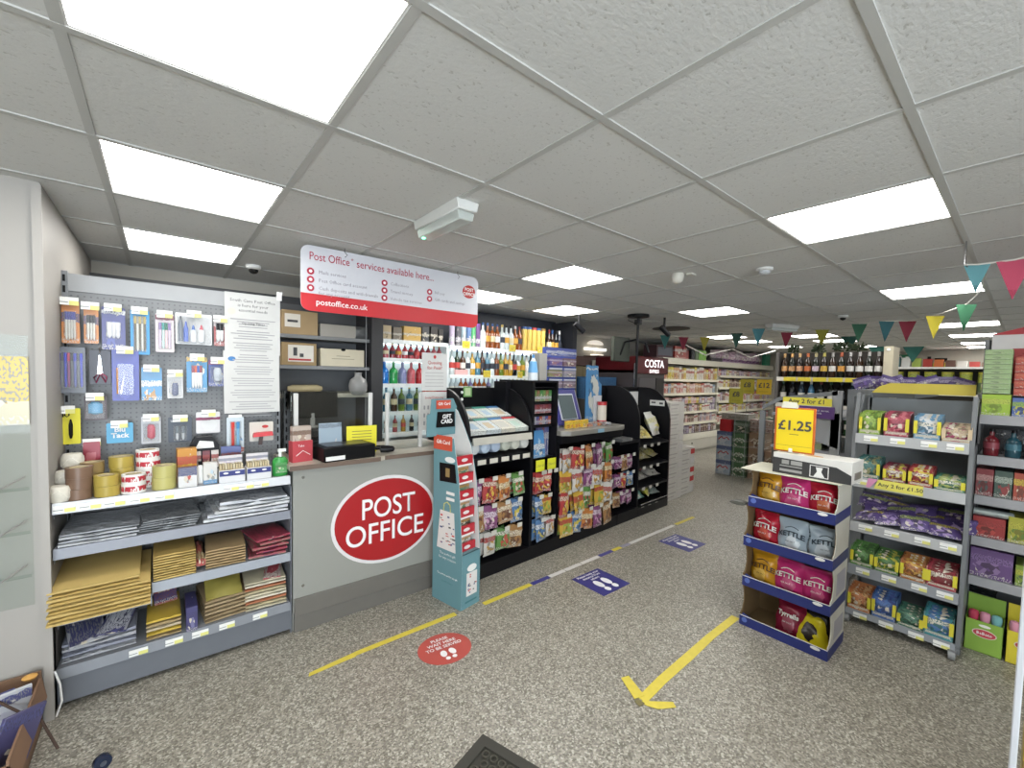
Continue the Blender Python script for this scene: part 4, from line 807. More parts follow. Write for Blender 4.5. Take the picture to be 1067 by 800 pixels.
# ================================================================ BLACK RACKS
FR = Frame(.576, 1.78, math.atan(.0617)); RZ = FR.rz
def rbox(name, label, cat): return thing(name, label, cat, FR.at(0, 0), RZ)
def curve_side(zt=1.48, zb=1.0, depth=.48, front=0.0, zs=1.08):
    pts = [(front, 0), (front, zs)]; c = (front+.34, zs); n = 9
    for i in range(1, n+1): a = R(180-90*i/n); pts.append((c[0]+.34*math.cos(a), c[1]+(zt-zs)*math.sin(a)))
    return pts+[(depth, zt), (depth, 0)]
# A newspapers
A = rbox('newspaper_rack', 'black newspaper rack with curved sides and hanging sweets below', 'display rack')
for u in (.17, .835): part('side_panel', G().prism(curve_side(), u, u+.022, 'x'), SATIN, A, bevel=.002)
part('back_panel', G().box(.19, .835, .46, .48, 0, 1.48), BLACK, A); part('plinth', G().box(.17, .857, -.005, .45, 0, .115), SATIN, A); 
s_ = part('sloping_shelf', G().prism([(.0, 1.09), (.44, 1.25), (.44, 1.27), (.0, 1.11)], .19, .835, 'x'), SATIN, A); part('ticket_rail', G().prism([(-.02, 1.06), (0, 1.06), (0, 1.115), (-.012, 1.115)], .2, .83, 'x'), mat('b7b3a6', .4), s_)
s_ = part('sloping_shelf', G().prism([(-.0, .93), (.44, .99), (.44, 1.01), (0, .95)], .19, .835, 'x'), SATIN, A); part('ticket_rail', G().prism([(-.02, .90), (0, .90), (0, .955), (-.012, .955)], .2, .83, 'x'), SATIN, s_)
for k in range(5): part('price_ticket', G().box(.24+k*.12, .32+k*.12, -.024, -.02, .908, .945), mat('cfcabb'), s_)
for r_ in range(2):
    for k in range(4):
        u = .275+k*.155; v = .115+r_*.215; z = 1.123+.363*v
        for q in range(3):
            w_ = 'front row' if r_ == 0 else 'back row'
            o = solid('newspaper', G().box(-.075, .075, -.105, .105, 0, .011), newsmat(k+r_*3+q, ['c4c8c4', 'b8c4ca', 'c6c0ae', 'b9c4ba'][(k+r_) % 4], ['8fa4b8', '9fb8ac', 'b0a084', '9ab4c4', 'a8a8a0'][(k*2+r_) % 5]), f'folded newspaper, {nth(k)} pile of the {w_}, {["bottom", "middle", "top"][q]} copy', 'newspaper', FR.at(u, v, z+q*.0125), RZ, 'newspapers on the sloping rack', bevel=.003)
            o.rotation_euler = (math.atan(.363), 0, RZ)
ROLLT = Tmpl('bread_pack'); ROLLT.add('wrap', G().lathe([(.012, -.10), (.045, -.09), (.056, -.05), (.056, .05), (.045, .09), (.012, .10)], 12, axis='y'), mat('bfc4c0', .2)); ROLLT.add('print_band', G().lathe([(.0568, -.03), (.0568, .03)], 12, axis='y'), mat('8f9c6a', .4))
for k, (c, b_, nm) in enumerate((('cfd3d4', '3c6b4a', 'green banded'), ('b9cbe0', '2f55a0', 'blue banded'), ('aebfd8', '2a4a90', 'dark blue banded'), ('c9cdbb', '9aa06a', 'olive banded'), ('d3d3c2', 'b8b48c', 'cream banded'), ('dcdcd4', 'c8c8b8', 'white'))):
    ROLLT.put(f'{nm} wrapped roll, {nth(k)} along the lower newspaper shelf', 'pack', FR.at(.25+k*.108, .12, 1.026), RZ, 'wrapped rolls on the lower shelf', {'wrap': mat(c, .2), 'print_band': mat(b_, .4)})
for i, (u, c) in enumerate(((.10, '7a9a5c'), (.47, '5f8f4c'))):
    t = thing('price_tag', f'green and cream price tag clipped to the rack top, {nth(i)} from the counter', 'price tag', FR.at(u+.02, .455, 1.40), RZ); part('card', G().box(-.045, .045, -.004, 0, 0, .09), mat(c), t); part('inner_print', G().box(-.03, .03, -.005, -.004, .012, .078), mat('a9bd8c'), t)
for z in (1.38, 1.44): solid('round_magnet', G().cyl((0, 0, 0), .01, .012, 12, axis='y'), WHITE, f'white round clip on the black rack back, {"lower" if z < 1.4 else "upper"}', 'clip', FR.at(.43, .448, z), RZ)
# hanging bags
HB = Tmpl('sweet_bag'); HB.add('bag', G().pillow(.135, .185, .035, 5, nx=6, nz=7, z0=-.185, crimp=.1), RED)
HBS = Tmpl('sweet_bag'); HBS.add('bag', G().pillow(.135, .185, .04, 11, nx=6, nz=7, z0=-.185, crimp=.06), RED)
def clip(P, u, z, v0, v1):
    h = part('peg_hook', G().tube([(u, v1, z+.01), (u, v0, z+.005), (u, v0-.01, z+.02)], .003, 5), CHROME, P); part('price_ticket', G().box(u-.025, u+.025, v0-.016, v0-.013, z, z+.035), mat('c9c6ba'), h)
PAL = [('b5242a', 'f0d9c0', 'e6b83a', 'red'), ('d9a92c', 'b5242a', '8fae3c', 'yellow'), ('4c8a34', 'e3e0d0', 'c03a2f', 'green'), ('d0752a', 'f0e0b0', '7c2c20', 'orange'), ('7a2f6a', 'e6d0e0', 'd8a0c0', 'purple'), ('e3dfd6', 'b5302f', 'c9902c', 'white'), ('3a6ea8', 'e0e6ee', 'd8c03a', 'blue'), ('a3703a', 'e8d8b8', '5a2a1c', 'tan')]
def hang(P, us, zs, what, v=-.01, idx=None, sc=1, hooks=True, w3=1):
    k = 0; rr = random.Random(len(what))
    for r_, z in enumerate(zs):
        for i, u in enumerate(us):
            c = PAL[idx[k % len(idx)]] if idx else PAL[(k*3+r_) % 8]; k += 1
            if c is None: continue
            if hooks: clip(P, u, z-.006, v-.03, .3)
            for q in range(2):
                lb = f'{c[3]} sweet bag, {nth(i)} along, {nth(r_)} {what} row, {"front" if q == 0 else "second"} on hook'
                (HB if (i+r_) % 2 else HBS).put(lb, 'sweet bag', FR.at(u+rnd.uniform(-.012, .012), v+q*.045+.012, z-q*.004), RZ+R(rnd.uniform(-14, 14)), f'sweet bags on the {what}', {'bag': pk(*c[:3], seed=(k*5) % 9, z0=.5+.1*((k*7) % 3), z1=.74+.06*(k % 3))}, (sc*rr.uniform(.9, 1.12), sc, sc*rr.uniform(.9, 1.1)), rot=(R(rr.uniform(-7, 3)), R(rr.uniform(-7, 7)), RZ+R(rnd.uniform(-14, 14))))
hang(A, [.26, .40, .54, .68], [.78, .565, .35], 'newspaper rack', idx=[4, 0, 3, 2, 7, 4, 7, 6, 1, 5, 2, 7], v=.0)
# B narrow column
Bk = rbox('narrow_rack', 'tall narrow black rack of scratch cards and vapes between newspapers and lottery', 'display rack')
part('side_panel', G().box(.862, .89, .02, .46, 0, 1.54).box(1.175, 1.195, .02, .46, 0, 1.54).box(.80, .862, .3, .46, 1.0, 1.54), SATIN, Bk); part('back_panel', G().box(.89, 1.175, .3, .46, 0, 1.54), BLACK, Bk); part('top_cap', G().box(.862, 1.195, .02, .46, 1.54, 1.555), SATIN, Bk); part('plinth', G().box(.857, 1.2, -.005, .45, 0, .115), SATIN, Bk)
for k, z in enumerate((1.50, 1.36, 1.25, 1.15, .98, .87)):
    if k in (4,): continue
    part('tray', G().box(.89, 1.175, .05, .3, z-.012, z), SATIN, Bk)
VP = [('1.37', ['3a8a3c', '5a8a3a', '8a5a3a'], .1, 1.37), ('', ['7a2a3c', '8a3a4a', '8a2a30'], .08, 1.262), ('', ['c2452c', 'b8b0b8', '3a4a9a'], .08, 1.162)]
for k, (_, cs, h, z) in enumerate(VP):
    for i in range(7):
        pbox('vape_carton', f'{["green", "maroon", "mixed colour"][k]} topped small carton, {nth(i)} on the {nth(k)} tray of the narrow rack', 'carton', *FR.at(.915+i*.039, .09, z-.0)[:2], z, .034, .03, h, pk(cs[i % 3], 'c9c9d2', cs[(i+1) % 3], i, z0=.2, z1=.45), RZ, 'small cartons on the narrow rack')
t = solid('blue_poster', G().box(-.125, .035, 0, .006, 0, .24), pk('2f7fc4', 'e2e8ee', '9cc4e4', 4, z0=.3, z1=.5), 'blue and white card propped on the narrow rack', 'card', FR.at(1.03, .04, .873), RZ); t.rotation_euler = (R(-8), 0, RZ)
for i in range(5): pbox('lighter_carton', f'blue and purple slim carton, {nth(i)} beside the blue card', 'carton', *FR.at(1.03+i*.03, .11, .871)[:2], .871, .026, .03, .27, pk(['5a5a9a', '3a4a8a', '7a3a4a'][i % 3], 'd0d0dc', '8a8ab8', i), RZ, 'slim cartons on the narrow rack')
for i, u in enumerate((.97, 1.12)):
    t = thing('price_tag', f'yellow price tag, {nth(i)} on the narrow black rack', 'price tag', FR.at(u-.01, .0, .76), RZ); part('card', G().box(-.055, .055, .0, .004, 0, .1), mat('dfe02a'), t); word('2 for £1', .028, INK, t, (0, -.001, .05)); clip(Bk, u, .74, -.03, .3)
hang(Bk, [.96], [.745], 'narrow rack', idx=[0], v=.0); hang(Bk, [1.05], [.745], 'narrow rack inner hook', idx=[0], v=.01)
hang(Bk, [.94, 1.05], [.535], 'narrow rack middle', idx=[6, 1], v=.0); hang(Bk, [.96, 1.09], [.33], 'narrow rack bottom', idx=[6, 5], v=-.01)
# C lottery desk
Cd = rbox('lottery_desk', 'black display counter with grey desk top holding the lottery stand', 'display rack')
part('desk_top', G().prism([(1.19, -.03), (1.26, -.09), (2.12, -.09), (2.2, -.05), (2.2, .5), (1.19, .5)][::-1], 1.055, 1.1, 'z'), mat('77746c', .35), Cd, bevel=.004); part('fascia', G().box(1.2, 2.2, -.03, .3, .98, 1.055), SATIN, Cd)
part('back_panel', G().box(1.2, 2.19, .28, .3, 0, 1.05), BLACK, Cd); part('plinth', G().box(1.2, 2.19, -.005, .45, 0, .115), SATIN, Cd); part('side_panel', G().box(1.196, 1.216, .0, .3, 0, 1.0), SATIN, Cd)
hang(Cd, [1.3, 1.47, 1.64, 1.81, 1.98], [.925, .72, .515, .30], 'lottery desk', idx=[5, 0, 3, 4, 2, 1, 5, 4, 5, 3, 0, 1, 2, 1, 5, 1, 6, 3, 4, 7], v=-.02, sc=1.14)
hang(Cd, [1.38, 1.55, 1.72], [.24], 'lottery desk lower gap', idx=[2, 6, 0], v=.02, sc=.9, hooks=False) if False else None
solid('price_sticker', G().box(-.05, .05, 0, .003, 0, .035), mat('7aa6c0'), 'small blue sticker on the lottery desk edge', 'sticker', FR.at(1.72, -.094, 1.058), RZ)
solid('steel_tray', G().prism([(-.1, 0), (.1, 0), (.11, .03), (.09, .035), (-.1, .03)], -.06, .06), mat('8a8c8c', .3, .6), 'small grey tray on the lower ledge beside the desk', 'tray', FR.at(2.35, .06, .9), RZ)
# lottery stand
t = thing('lottery_stand', 'purple and grey lottery play stand with screen on the desk', 'lottery stand', FR.at(1.30, .28, 1.1), RZ)
part('base_body', G().prism([(-.12, 0), (.05, 0), (.05, .36), (.0, .36)], 0, .46, 'x'), mat('8b8d92', .4), t)
part('purple_panel', G().prism([(-.128, .02), (-.1225, .02), (-.006, .36), (-.014, .36)], .07, .43, 'x'), mat('2c2a72', .3), t)
o = part('screen', G().prism([(-.118, .08), (-.112, .08), (-.03, .31), (-.036, .31)], .14, .36, 'x'), mat('4f5a5c', .15), t); part('screen_frame', G().prism([(-.122, .07), (-.114, .07), (-.108, .085), (-.116, .085)], .13, .37, 'x').prism([(-.036, .31), (-.028, .31), (-.024, .322), (-.033, .322)], .13, .37, 'x').prism([(-.122, .07), (-.114, .07), (-.026, .32), (-.034, .32)], .125, .14, 'x').prism([(-.122, .07), (-.114, .07), (-.026, .32), (-.034, .32)], .36, .375, 'x'), mat('c6cad2', .3), t)
o.location = (0, -.006, 0)
g = G()
for k in range(6): g.box(.02, .05, -.09+.018*k*1.0-.03, -.085+.018*k-.03, .08+k*.035, .1+k*.035)
part('side_letters', g, WHITE, t)
part('upper_case', G().box(.0, .46, .0, .05, .36, .78), mat('3a4a9c', .35), t)
part('header_band', G().box(.0, .46, -.006, 0, .7, .78), pk('33459c', 'c9d0e8', '7a88c8', 3, z0=.3, z1=.6), t)
for i in range(2):
    for j in range(3): part('scratch_card_slot', G().box(.02+i*.22, .21+i*.22, -.03, .0, .38+j*.11, .45+j*.11 if j < 2 else .68), pk(['7a6a7a', '7a7a4a', '4a3a8a', '6a5a6a', '8a8a9a', '6a4a5a'][i*3+j], 'b9a9b9', '8a5a6a', i*3+j), t)
    for j in range(2): part('slot_lip', G().box(.02+i*.22, .21+i*.22, -.034, -.03, .455+j*.11, .47+j*.11), mat('b9bcc4', .3), t)
TY = Tmpl('chew_pack'); TY.add('pack', G().prism(rrect(-.035, .035, 0, .075, .006, 3), -.012, .012), YEL)
for i in range(6): TY.put(f'yellow sweet carton, {nth(i)} in the row before the lottery screen', 'pack', FR.at(1.37+i*.06, .04+.02*(i % 2), 1.101), RZ+R(8*(i % 3)-8), 'yellow sweet cartons on the desk', {'pack': pk('e9b41c', 'e9c93a', 'd8701c', i)})
for i in range(5): TY.put(f'flat orange and grey packet, {nth(i)} along the desk beside the yellow cartons', 'packet', FR.at(1.72+i*.085, .03, 1.113), RZ+R(15), 'flat packets on the desk', {'pack': pk(['c4663a', '8a8a92', 'b9602c', '6a5a5a', '7f8288'][i], 'd8d0c8', 'a04a30', i)}, rot=(R(-82), 0, RZ+R(10*i)))
t = thing('charity_stand', 'blue and white card stand holding a red charity tin', 'display', FR.at(1.85, .2, 1.1), RZ); part('back_card', G().prism([(0, 0), (.27, 0), (.27, .42), (.21, .46), (.2, .62), (.0, .62), (.0, .5)], .0, .01), pk('2f7fc0', 'dfe6e2', 'd8dad2', 2, z0=.93, z1=.96, cz=.5, r=.34), t); part('white_frame', G().box(.12, .26, -.012, -.008, .0, .3), mat('c9ccd0'), t)
o = thing('charity_tin', 'red and white charity tin on the desk', 'tin', FR.at(2.04, .13, 1.101), RZ); part('tin', G().cyl((0, 0, 0), .2, .048, 18), mat('d9cdbb', .4), o); part('lid', G().cyl((0, 0, .2), .035, .05, 18), mat('b5242a', .35), o); part('red_band', G().cyl((0, 0, 0), .04, .0495, 18), mat('b5242a', .35), o)
# boxes on narrow rack top
pbox('grey_display_box', 'grey and cream upright box on the narrow rack', 'box', *FR.at(1.125, .2)[:2], 1.556, .1, .1, .25, mat('8f8d86', .4), RZ)
t = thing('spray_bottle', 'blue and white bottle on the narrow rack top', 'bottle', FR.at(.99, .15, 1.556), RZ); part('body', G().lathe([(.045, 0), (.045, .06), (.03, .1), (.03, .16), (.012, .2)], 14), mat('cfd8e0', .2), t); part('sleeve', G().lathe([(.0465, .0), (.0315, .1)], 14, (0, 0, .02)), mat('5a9ad0', .4), t, loc=(0, 0, .05)); part('nozzle', G().cyl((0, 0, .2), .03, .012, 10), mat('2f6fb0'), t)
# D / E curved racks
Dk = rbox('curved_rack', 'black rack panel with curved shoulder next to the lottery desk', 'display rack'); part('side_panel', G().prism(curve_side(1.50), 2.595, 2.617, 'x'), SATIN, Dk); part('back_panel', G().box(2.2, 2.6, .46, .48, .0, 1.5), BLACK, Dk)
hang(Dk, [2.24, 2.36, 2.48], [.735, .54, .335], 'chocolate hooks', idx=[4, 7, 4, 4, 0, 6, 7, 4, 4], v=.03, sc=.8)
part('ledge', G().box(2.2, 2.595, 0, .28, .87, .9), SATIN, Dk); part('plinth', G().box(2.2, 2.617, -.005, .45, 0, .115), SATIN, Dk); part('inner_back', G().box(2.2, 2.595, .28, .3, .115, .87), BLACK, Dk)
Ek = rbox('bread_rack', 'black curved rack of wrapped bread at the far end', 'display rack'); part('side_panel', G().prism(curve_side(1.48), 3.31, 3.332, 'x'), SATIN, Ek); part('back_panel', G().box(2.62, 3.31, .46, .48, 0, 1.48), BLACK, Ek); part('red_edge', G().box(3.333, 3.339, .0, .46, 0, 1.1), mat('5a1416'), Ek)
part('plinth', G().box(2.62, 3.33, -.005, .45, 0, .09), SATIN, Ek)
for z in (.83, .575, .33, .1):
    s_ = part('sloping_shelf', G().prism([(0, z-.02), (.44, z+.05), (.44, z+.07), (0, z)], 2.617, 3.31, 'x'), SATIN, Ek)
    part('price_ticket', G().box(2.7, 2.76, -.004, 0, z-.04, z-.005).box(2.86, 2.92, -.004, 0, z-.04, z-.005).box(3.02, 3.08, -.004, 0, z-.04, z-.005), mat('b9b6ac'), s_)
part('front_wire', G().tube([(2.65, -.02, .14), (3.29, -.02, .14)], .006), CHROME, Ek)
BRD = Tmpl('wrapped_bread'); BRD.add('pack', G().pillow(.26, .30, .12, 21, nx=8, nz=7, z0=0, crimp=.1), PAPER)
for k, (u, v, z, c, nm, rx, rz_, s) in enumerate(((2.82, .13, .87, ('c9b84a', 'd8d4a8', 'a88a2c'), 'yellow wrapped loaf lying on the top bread shelf', -60, -20, .8), (3.08, .13, .89, ('cfcfc8', 'e0dc9a', 'd0c53a'), 'white and yellow wrapped loaf propped on the top bread shelf', -25, 10, 1),
        (2.86, .15, .62, ('a89a5a', 'c9b84a', 'cfc8a8'), 'olive yellow loaf on the second bread shelf', -80, -10, .9), (3.12, .15, .63, ('b9ad6a', 'd8d0a8', 'c9c05a'), 'pale yellow loaf on the second bread shelf', -78, 12, .9),
        (2.86, .15, .38, ('a8a49c', 'b9808a', 'd0cdc8'), 'grey and pink loaf on the third bread shelf', -80, 5, .9), (3.12, .15, .385, ('c2bdb4', 'a8585a', 'd8d4cc'), 'pale pink loaf on the third bread shelf', -78, -8, .9),
        (2.8, .15, .15, ('3a9a8a', 'cfd8d2', '7ab8a8'), 'teal bread pack on the bottom bread shelf', -60, 0, .7), (2.98, .14, .16, ('c9c22c', 'b8b03a', 'e0dc6a'), 'lime bread pack on the bottom bread shelf', -45, 25, .7), (3.15, .15, .15, ('5a7a78', 'b8b8b0', '8a9a98'), 'dull teal pack on the bottom bread shelf', -70, -10, .7))):
    BRD.put(nm, 'bread', FR.at(u, v-.08, z+.02), RZ, 'wrapped bread on the end rack', {'pack': pk(*c, seed=k, z0=.5, z1=.7)}, (s, s, s), rot=(R(rx), 0, RZ+R(rz_)))
t = thing('paper_notice', 'white notice with blue corner on the curved black panel', 'notice', FR.at(2.7, .44, 1.22), RZ); part('sheet', G().box(.0, .3, -.002, 0, 0, .32), PAPER, t); part('blue_corner', G().prism([(0, .32), (0, .2), (.1, .32)], -.003, -.002), mat('2f6fb0'), t); t.location = FR.at(3.005, .45, 1.10)
t = thing('shelf_label', 'white label with dark print inside the bread rack side', 'label', FR.at(3.308, .275, 1.25), RZ+R(-90)); part('card', G().box(0, .2, -.003, 0, 0, .07), mat('d5d5d0'), t); part('printed_lines', G().box(.02, .08, -.004, -.003, .03, .05).box(.13, .18, -.004, -.003, .02, .045), INK, t)

# ================================================================ STACKS AND COFFEE MACHINE BEYOND
CR = Tmpl('drinks_carton')
CR.add('carton', G().box(-.2, .2, -.13, .13, 0, .128), mat('c9c4bb', .5), bevel=.003); CR.add('red_corner', G().box(.08, .2, -.132, -.13, .03, .1), RED, 0); CR.add('print_bars', G().box(-.17, .04, -.132, -.13, .085, .1).box(-.17, .0, -.132, -.13, .04, .05), mat('a09a94'), 0)
for i in range(10): CR.put(f'white drinks carton, {pl(i,10) if i < 9 else "topmost"} of the tall stack beside the bread rack', 'carton', (4.2, 2.2, i*.1295), RZ, 'white drinks cartons', {'red_corner': mat('c9c3bd')})
for i in range(5): CR.put(f'white and red drinks carton, {pl(i,5)} of the lower stack by the aisle', 'carton', (4.625, 2.25, i*.1295), RZ, 'white drinks cartons by the aisle', {'red_corner': RED if i in (1, 2, 4) else mat('cfcac6')})
t = thing('coffee_machine', 'tall dark red and grey coffee vending machine with lit name', 'coffee machine', (4.0, 2.6, 0))
part('cabinet', G().box(0, .76, 0, .7, 0, 1.72), mat('3c3637', .35), t, bevel=.01); part('header', G().box(0, .8, -.03, .7, 1.66, 1.9), mat('4a1418', .3), t, bevel=.01); part('door_panel', G().box(.1, .5, -.012, 0, .95, 1.6), mat('4a4648', .3), t); part('door_panel', G().box(.52, .7, -.012, 0, .95, 1.6), mat('2a2728', .3), t); part('side_post', G().cyl((-.03, -.02, 0), 1.8, .015, 8), CHROME, t); part('cup_nozzle', G().cyl((.3, -.06, 1.1), .2, .03, 10), BLACK, t)
LG = emis('fff4f6', .9); word('COSTA', .15, LG, t, (.42, -.035, 1.80), .002); word('EXPRESS', .065, LG, t, (.42, -.035, 1.695), .001)
part('cup_photo', G().prism(ellip(.2, 1.3, .05, .06, 14), -.016, -.012), mat('c9b8a8'), t)
pbox('fabric_bin', 'dark blue basket beyond the curved racks', 'basket', 3.68, 3.0, 1.3, .5, .3, .3, mat('24466a', .7, var=.3, scale=40))
pbox('storage_cabinet', 'dark low cabinet carrying the blue basket', 'cabinet', 3.68, 3.0, 0, .56, .4, 1.3, mat('2c2b2a', .6))
t = thing('tobacco_unit', 'dark red wall unit behind the ceiling pole', 'cabinet', (5.2, 4.2, 0)); part('cabinet', G().box(0, 1.3, 0, .38, 0, 2.0), mat('5a2a2a', .6), t); part('dark_screen', G().box(.45, 1.1, -.01, 0, 1.45, 1.98), mat('3a1416', .6), t); 
for k in range(3): part('shelf_edge', G().box(.45, 1.1, -.02, -.01, 1.1+k*.12, 1.115+k*.12), mat('7a6a5a'), t)
t = thing('storage_cupboard', 'yellowish wooden cupboard against the rear wall', 'cupboard', (4.3, 4.2, 0)); part('cabinet', G().box(0, .88, 0, .38, 0, 1.78), mat('8f7d52', .6), t); part('door', G().box(.02, .43, -.012, 0, .1, 1.75), mat('96845a', .6), t); part('door', G().box(.45, .86, -.012, 0, .1, 1.75), mat('96845a', .6), t); part('top_board', G().box(-.02, .88, -.02, .38, 1.80, 1.96), mat('6a4a44', .6), t)
t = thing('reflection_glow', 'half round glow added for reflected lights on the rear beige wall', 'reflected light', (5.5, 4.58, 2.13)); part('dome', G().prism([(.21*math.cos(R(a)), .1+.08*math.sin(R(a))) for a in range(180, -1, -15)], -.06, 0), emis('fff0d8', .35), t); part('base_bar', G().box(-.3, .3, -.07, 0, -.02, .03), emis('fff6e6', .9), t); part('lower_bar', G().box(-.1, .25, -.04, 0, -.14, -.09), emis('fff0d8', .8), t); part('mount', G().box(-.05, .05, -.02, .02, -.1, .04), CREAM, t)  # glowing shapes added for a bright reflection of ceiling lights, not a lamp
# ================================================================ CRISP DISPLAY (front x 1.9, y .285..-.195)
RX = R(-90); K = Frame(1.9, .285, RX)
t = thing('crisp_display', 'four tier cardboard crisp display with blue trays standing on the floor', 'display stand', K.at(0, 0), RX)
CB = mat('6e5636', .8); CWH = mat('cfccc0', .6); BLU = mat('1e2766', .45, var=.03)
W_, D_ = .48, .32
for k, (z, h, du) in enumerate(((.0, .262, .0), (.264, .262, .006), (.528, .262, .002), (.792, .235, .02))):
    tr = part('tray', G().box(.004+du, W_-.004, .004, D_, z, z+.006).box(.004+du, W_-.004, D_-.006, D_, z, z+h), CB, t)
    prof = [(0, z), (0, z+.075), (.03, z+.09), (.05, z+.14), (.045, z+.2), (.02, z+h), (D_, z+h), (D_, z)]
    part('side_wall', G().prism(prof, du, du+.004, 'x'), CB, tr); part('side_wall', G().prism(prof, W_-.004, W_, 'x'), CWH, tr)
    part('inner_lining', G().prism(prof, du+.004, du+.006, 'x').prism(prof, W_-.006, W_-.004, 'x').box(du+.006, W_-.006, D_-.009, D_-.006, z+.01, z+h-.005), CB, tr)
    part('blue_lip', G().box(du-.001, W_+.001, -.003, .002, z, z+.062).box(W_, W_+.0015, 0, D_, z, z+.062).box(du-.0015, du, 0, D_, z, z+.062).prism([(du+.01, z+.062), (du+.08, z+.062), (du+.02, z+.082)], -.003, .001), BLU, tr)
    part('round_badge', G().prism(ellip(du+.03, z+.038, .016, .016, 16), -.005, -.003), mat('4f66b8'), tr)
    part('white_lip_line', G().box(du, W_, -.0045, -.003, z+.062, z+.066), WHITE, tr); part('cloud_mark', G().prism(ellip(W_-.06, z+.05, .025, .009, 14), -.006, -.003), WHITE, tr)
part('lid', G().prism([(-.03, 1.027), (.5, 1.027), (.5, 1.033), (-.03, 1.033)], -.015, D_), mat('d8d4bc', .5), t); part('side_print', G().box(W_+.001, W_+.002, .1, .28, .35, .48), mat('a9a6b0'), t); part('side_print', G().box(W_+.001, W_+.002, .1, .28, .09, .2), mat('a9a6b0'), t)
part('lens_flap', G().prism(ellip(-.05, .79, .05, .012, 14), 0, .06), mat('4a4a44'), t)
BW, BH, BD = .148, .2, .075
CRB = G().pillow(BW, BH, BD, 2, nx=12, nz=14, crimp=.06).build('bag')
def kwrap(x, y, dp):
    q = x/BW+.5; tt = y/BH
    return (x, -(BD/2)*bulge(min(1, max(0, q)), tt, .06)*1.13-.004, y)
def wordmesh(s_, size, x0, z0, bold=0, sx=1, arch=0):
    return txt(s_, size, bold, wrap=lambda x, y, d: kwrap(x*sx+x0, y+z0-arch*(x*x), d), sx=1)
KT = wordmesh('KETTLE', .040, 0, .116, .0012, 1.0, 3.0)
TT = wordmesh('Tyrrells', .036, 0, .115, .0012, .95)
KS = G(); 
for a in range(9): pass
def karc():
    g = G(); P = []
    for i in range(9): x = -.03+.0085*i; P.append(kwrap(x, .146+.012*math.sin(math.pi*i/8), 0))
    return g.tube(P, .0022, 5)
ARC = karc().build('arc')
sub = wordmesh('SEA SALT', .012, 0, .072); 
def crisp(label, u, v, z, base, patch, brand='k', rx=8, rz=0, s=1.07, wc='f2efe8', roll=0):
    t = thing('crisp_bag', label, 'crisp bag', K.at(u, v, z), RX+R(rz)); t['group'] = 'crisp bags in the cardboard display'
    o = part('bag', CRB, [pk(base, base, patch, len(label) % 7, rough=.25, cz=.3, r=.22, lines=False)], t)
    o.material_slots[0].link = 'OBJECT'; o.material_slots[0].material = pk(base, base, patch, len(label) % 7, rough=.25, cz=.3, r=.22, lines=False)
    for me, nm in ((KT if brand == 'k' else TT, 'lettering'), (ARC, 'arc_mark'), (sub, 'small_lettering')):
        if brand != 'k' and nm == 'arc_mark': continue
        p = part(nm, me, [mat(wc, .4, var=0)], t); p.material_slots[0].link = 'OBJECT'; p.material_slots[0].material = mat(wc, .4, var=0)
    t.scale = (s, s, s); t.rotation_euler = (R(-rx), R(roll), RX+R(rz)); return t
GD, PK_, RD, SB, MR = 'c98a1e', 'c02a68', 'b01c2c', 'a9bccb', '7c1a30'
z4 = .80
crisp('golden crisp bag on the top tier', .10, .10, .802, GD, 'e0b04a', wc='3a2410', rz=-10); crisp('pink crisp bag in the middle of the top tier', .25, .08, .802, PK_, 'd0507e', rz=2); crisp('red crisp bag at the end of the top tier', .40, .09, .802, RD, 'c8603a', rz=6, s=.98)
crisp('red crisp bag on the second tier', .09, .10, .536, RD, 'c84a3a', rz=-8); crisp('silver blue crisp bag at the front of the second tier', .25, .08, .536, SB, 'd8e2ea', wc='22303c', rz=0, s=1.05); crisp('silver blue crisp bag second on the second tier', .345, .14, .536, SB, 'd0dce6', wc='22303c', rz=10, s=.95); crisp('silver blue crisp bag at the back end of the second tier', .41, .11, .536, SB, 'd0dce6', wc='22303c', rz=18, s=.97)
crisp('golden crisp bag on the third tier', .095, .09, .272, GD, 'e0b04a', wc='3a2410', rz=-6); crisp('pink crisp bag in the middle of the third tier', .24, .08, .272, PK_, 'c8507a', rz=-3, s=1.06); crisp('pink crisp bag at the end of the third tier', .39, .09, .272, PK_, 'd0507e', rz=5, s=1.02)
crisp('dark maroon crisp bag on the bottom tier', .25, .10, .01, MR, 'a04a5a', 't', rz=-5, rx=14); crisp('yellow topped black crisp bag slumped on the bottom tier', .38, .07, .02, 'd8c41e', '2a2420', 'n', rz=8, rx=38)
crisp('black crisp bag leaning behind the yellow one', .40, .15, .01, '1c1a18', '6a5a20', 'n', rz=12, rx=10)
for o in list(bpy.data.objects):
    if o.name.startswith('small_lettering') or o.name.startswith('lettering'):
        p = o.parent
        if p and p.get('category') == 'crisp bag' and ('yellow topped' in p['label'] or p['label'].startswith('black')): bpy.data.objects.remove(o)
solid('maroon_gift_bag', G().pillow(.15, .2, .06, 9), pk('2a2030', 'c0202a', '5a2030', 3), 'navy and red bag behind the maroon bag, bottom tier', 'crisp bag', K.at(.31, .22, .012), RX)
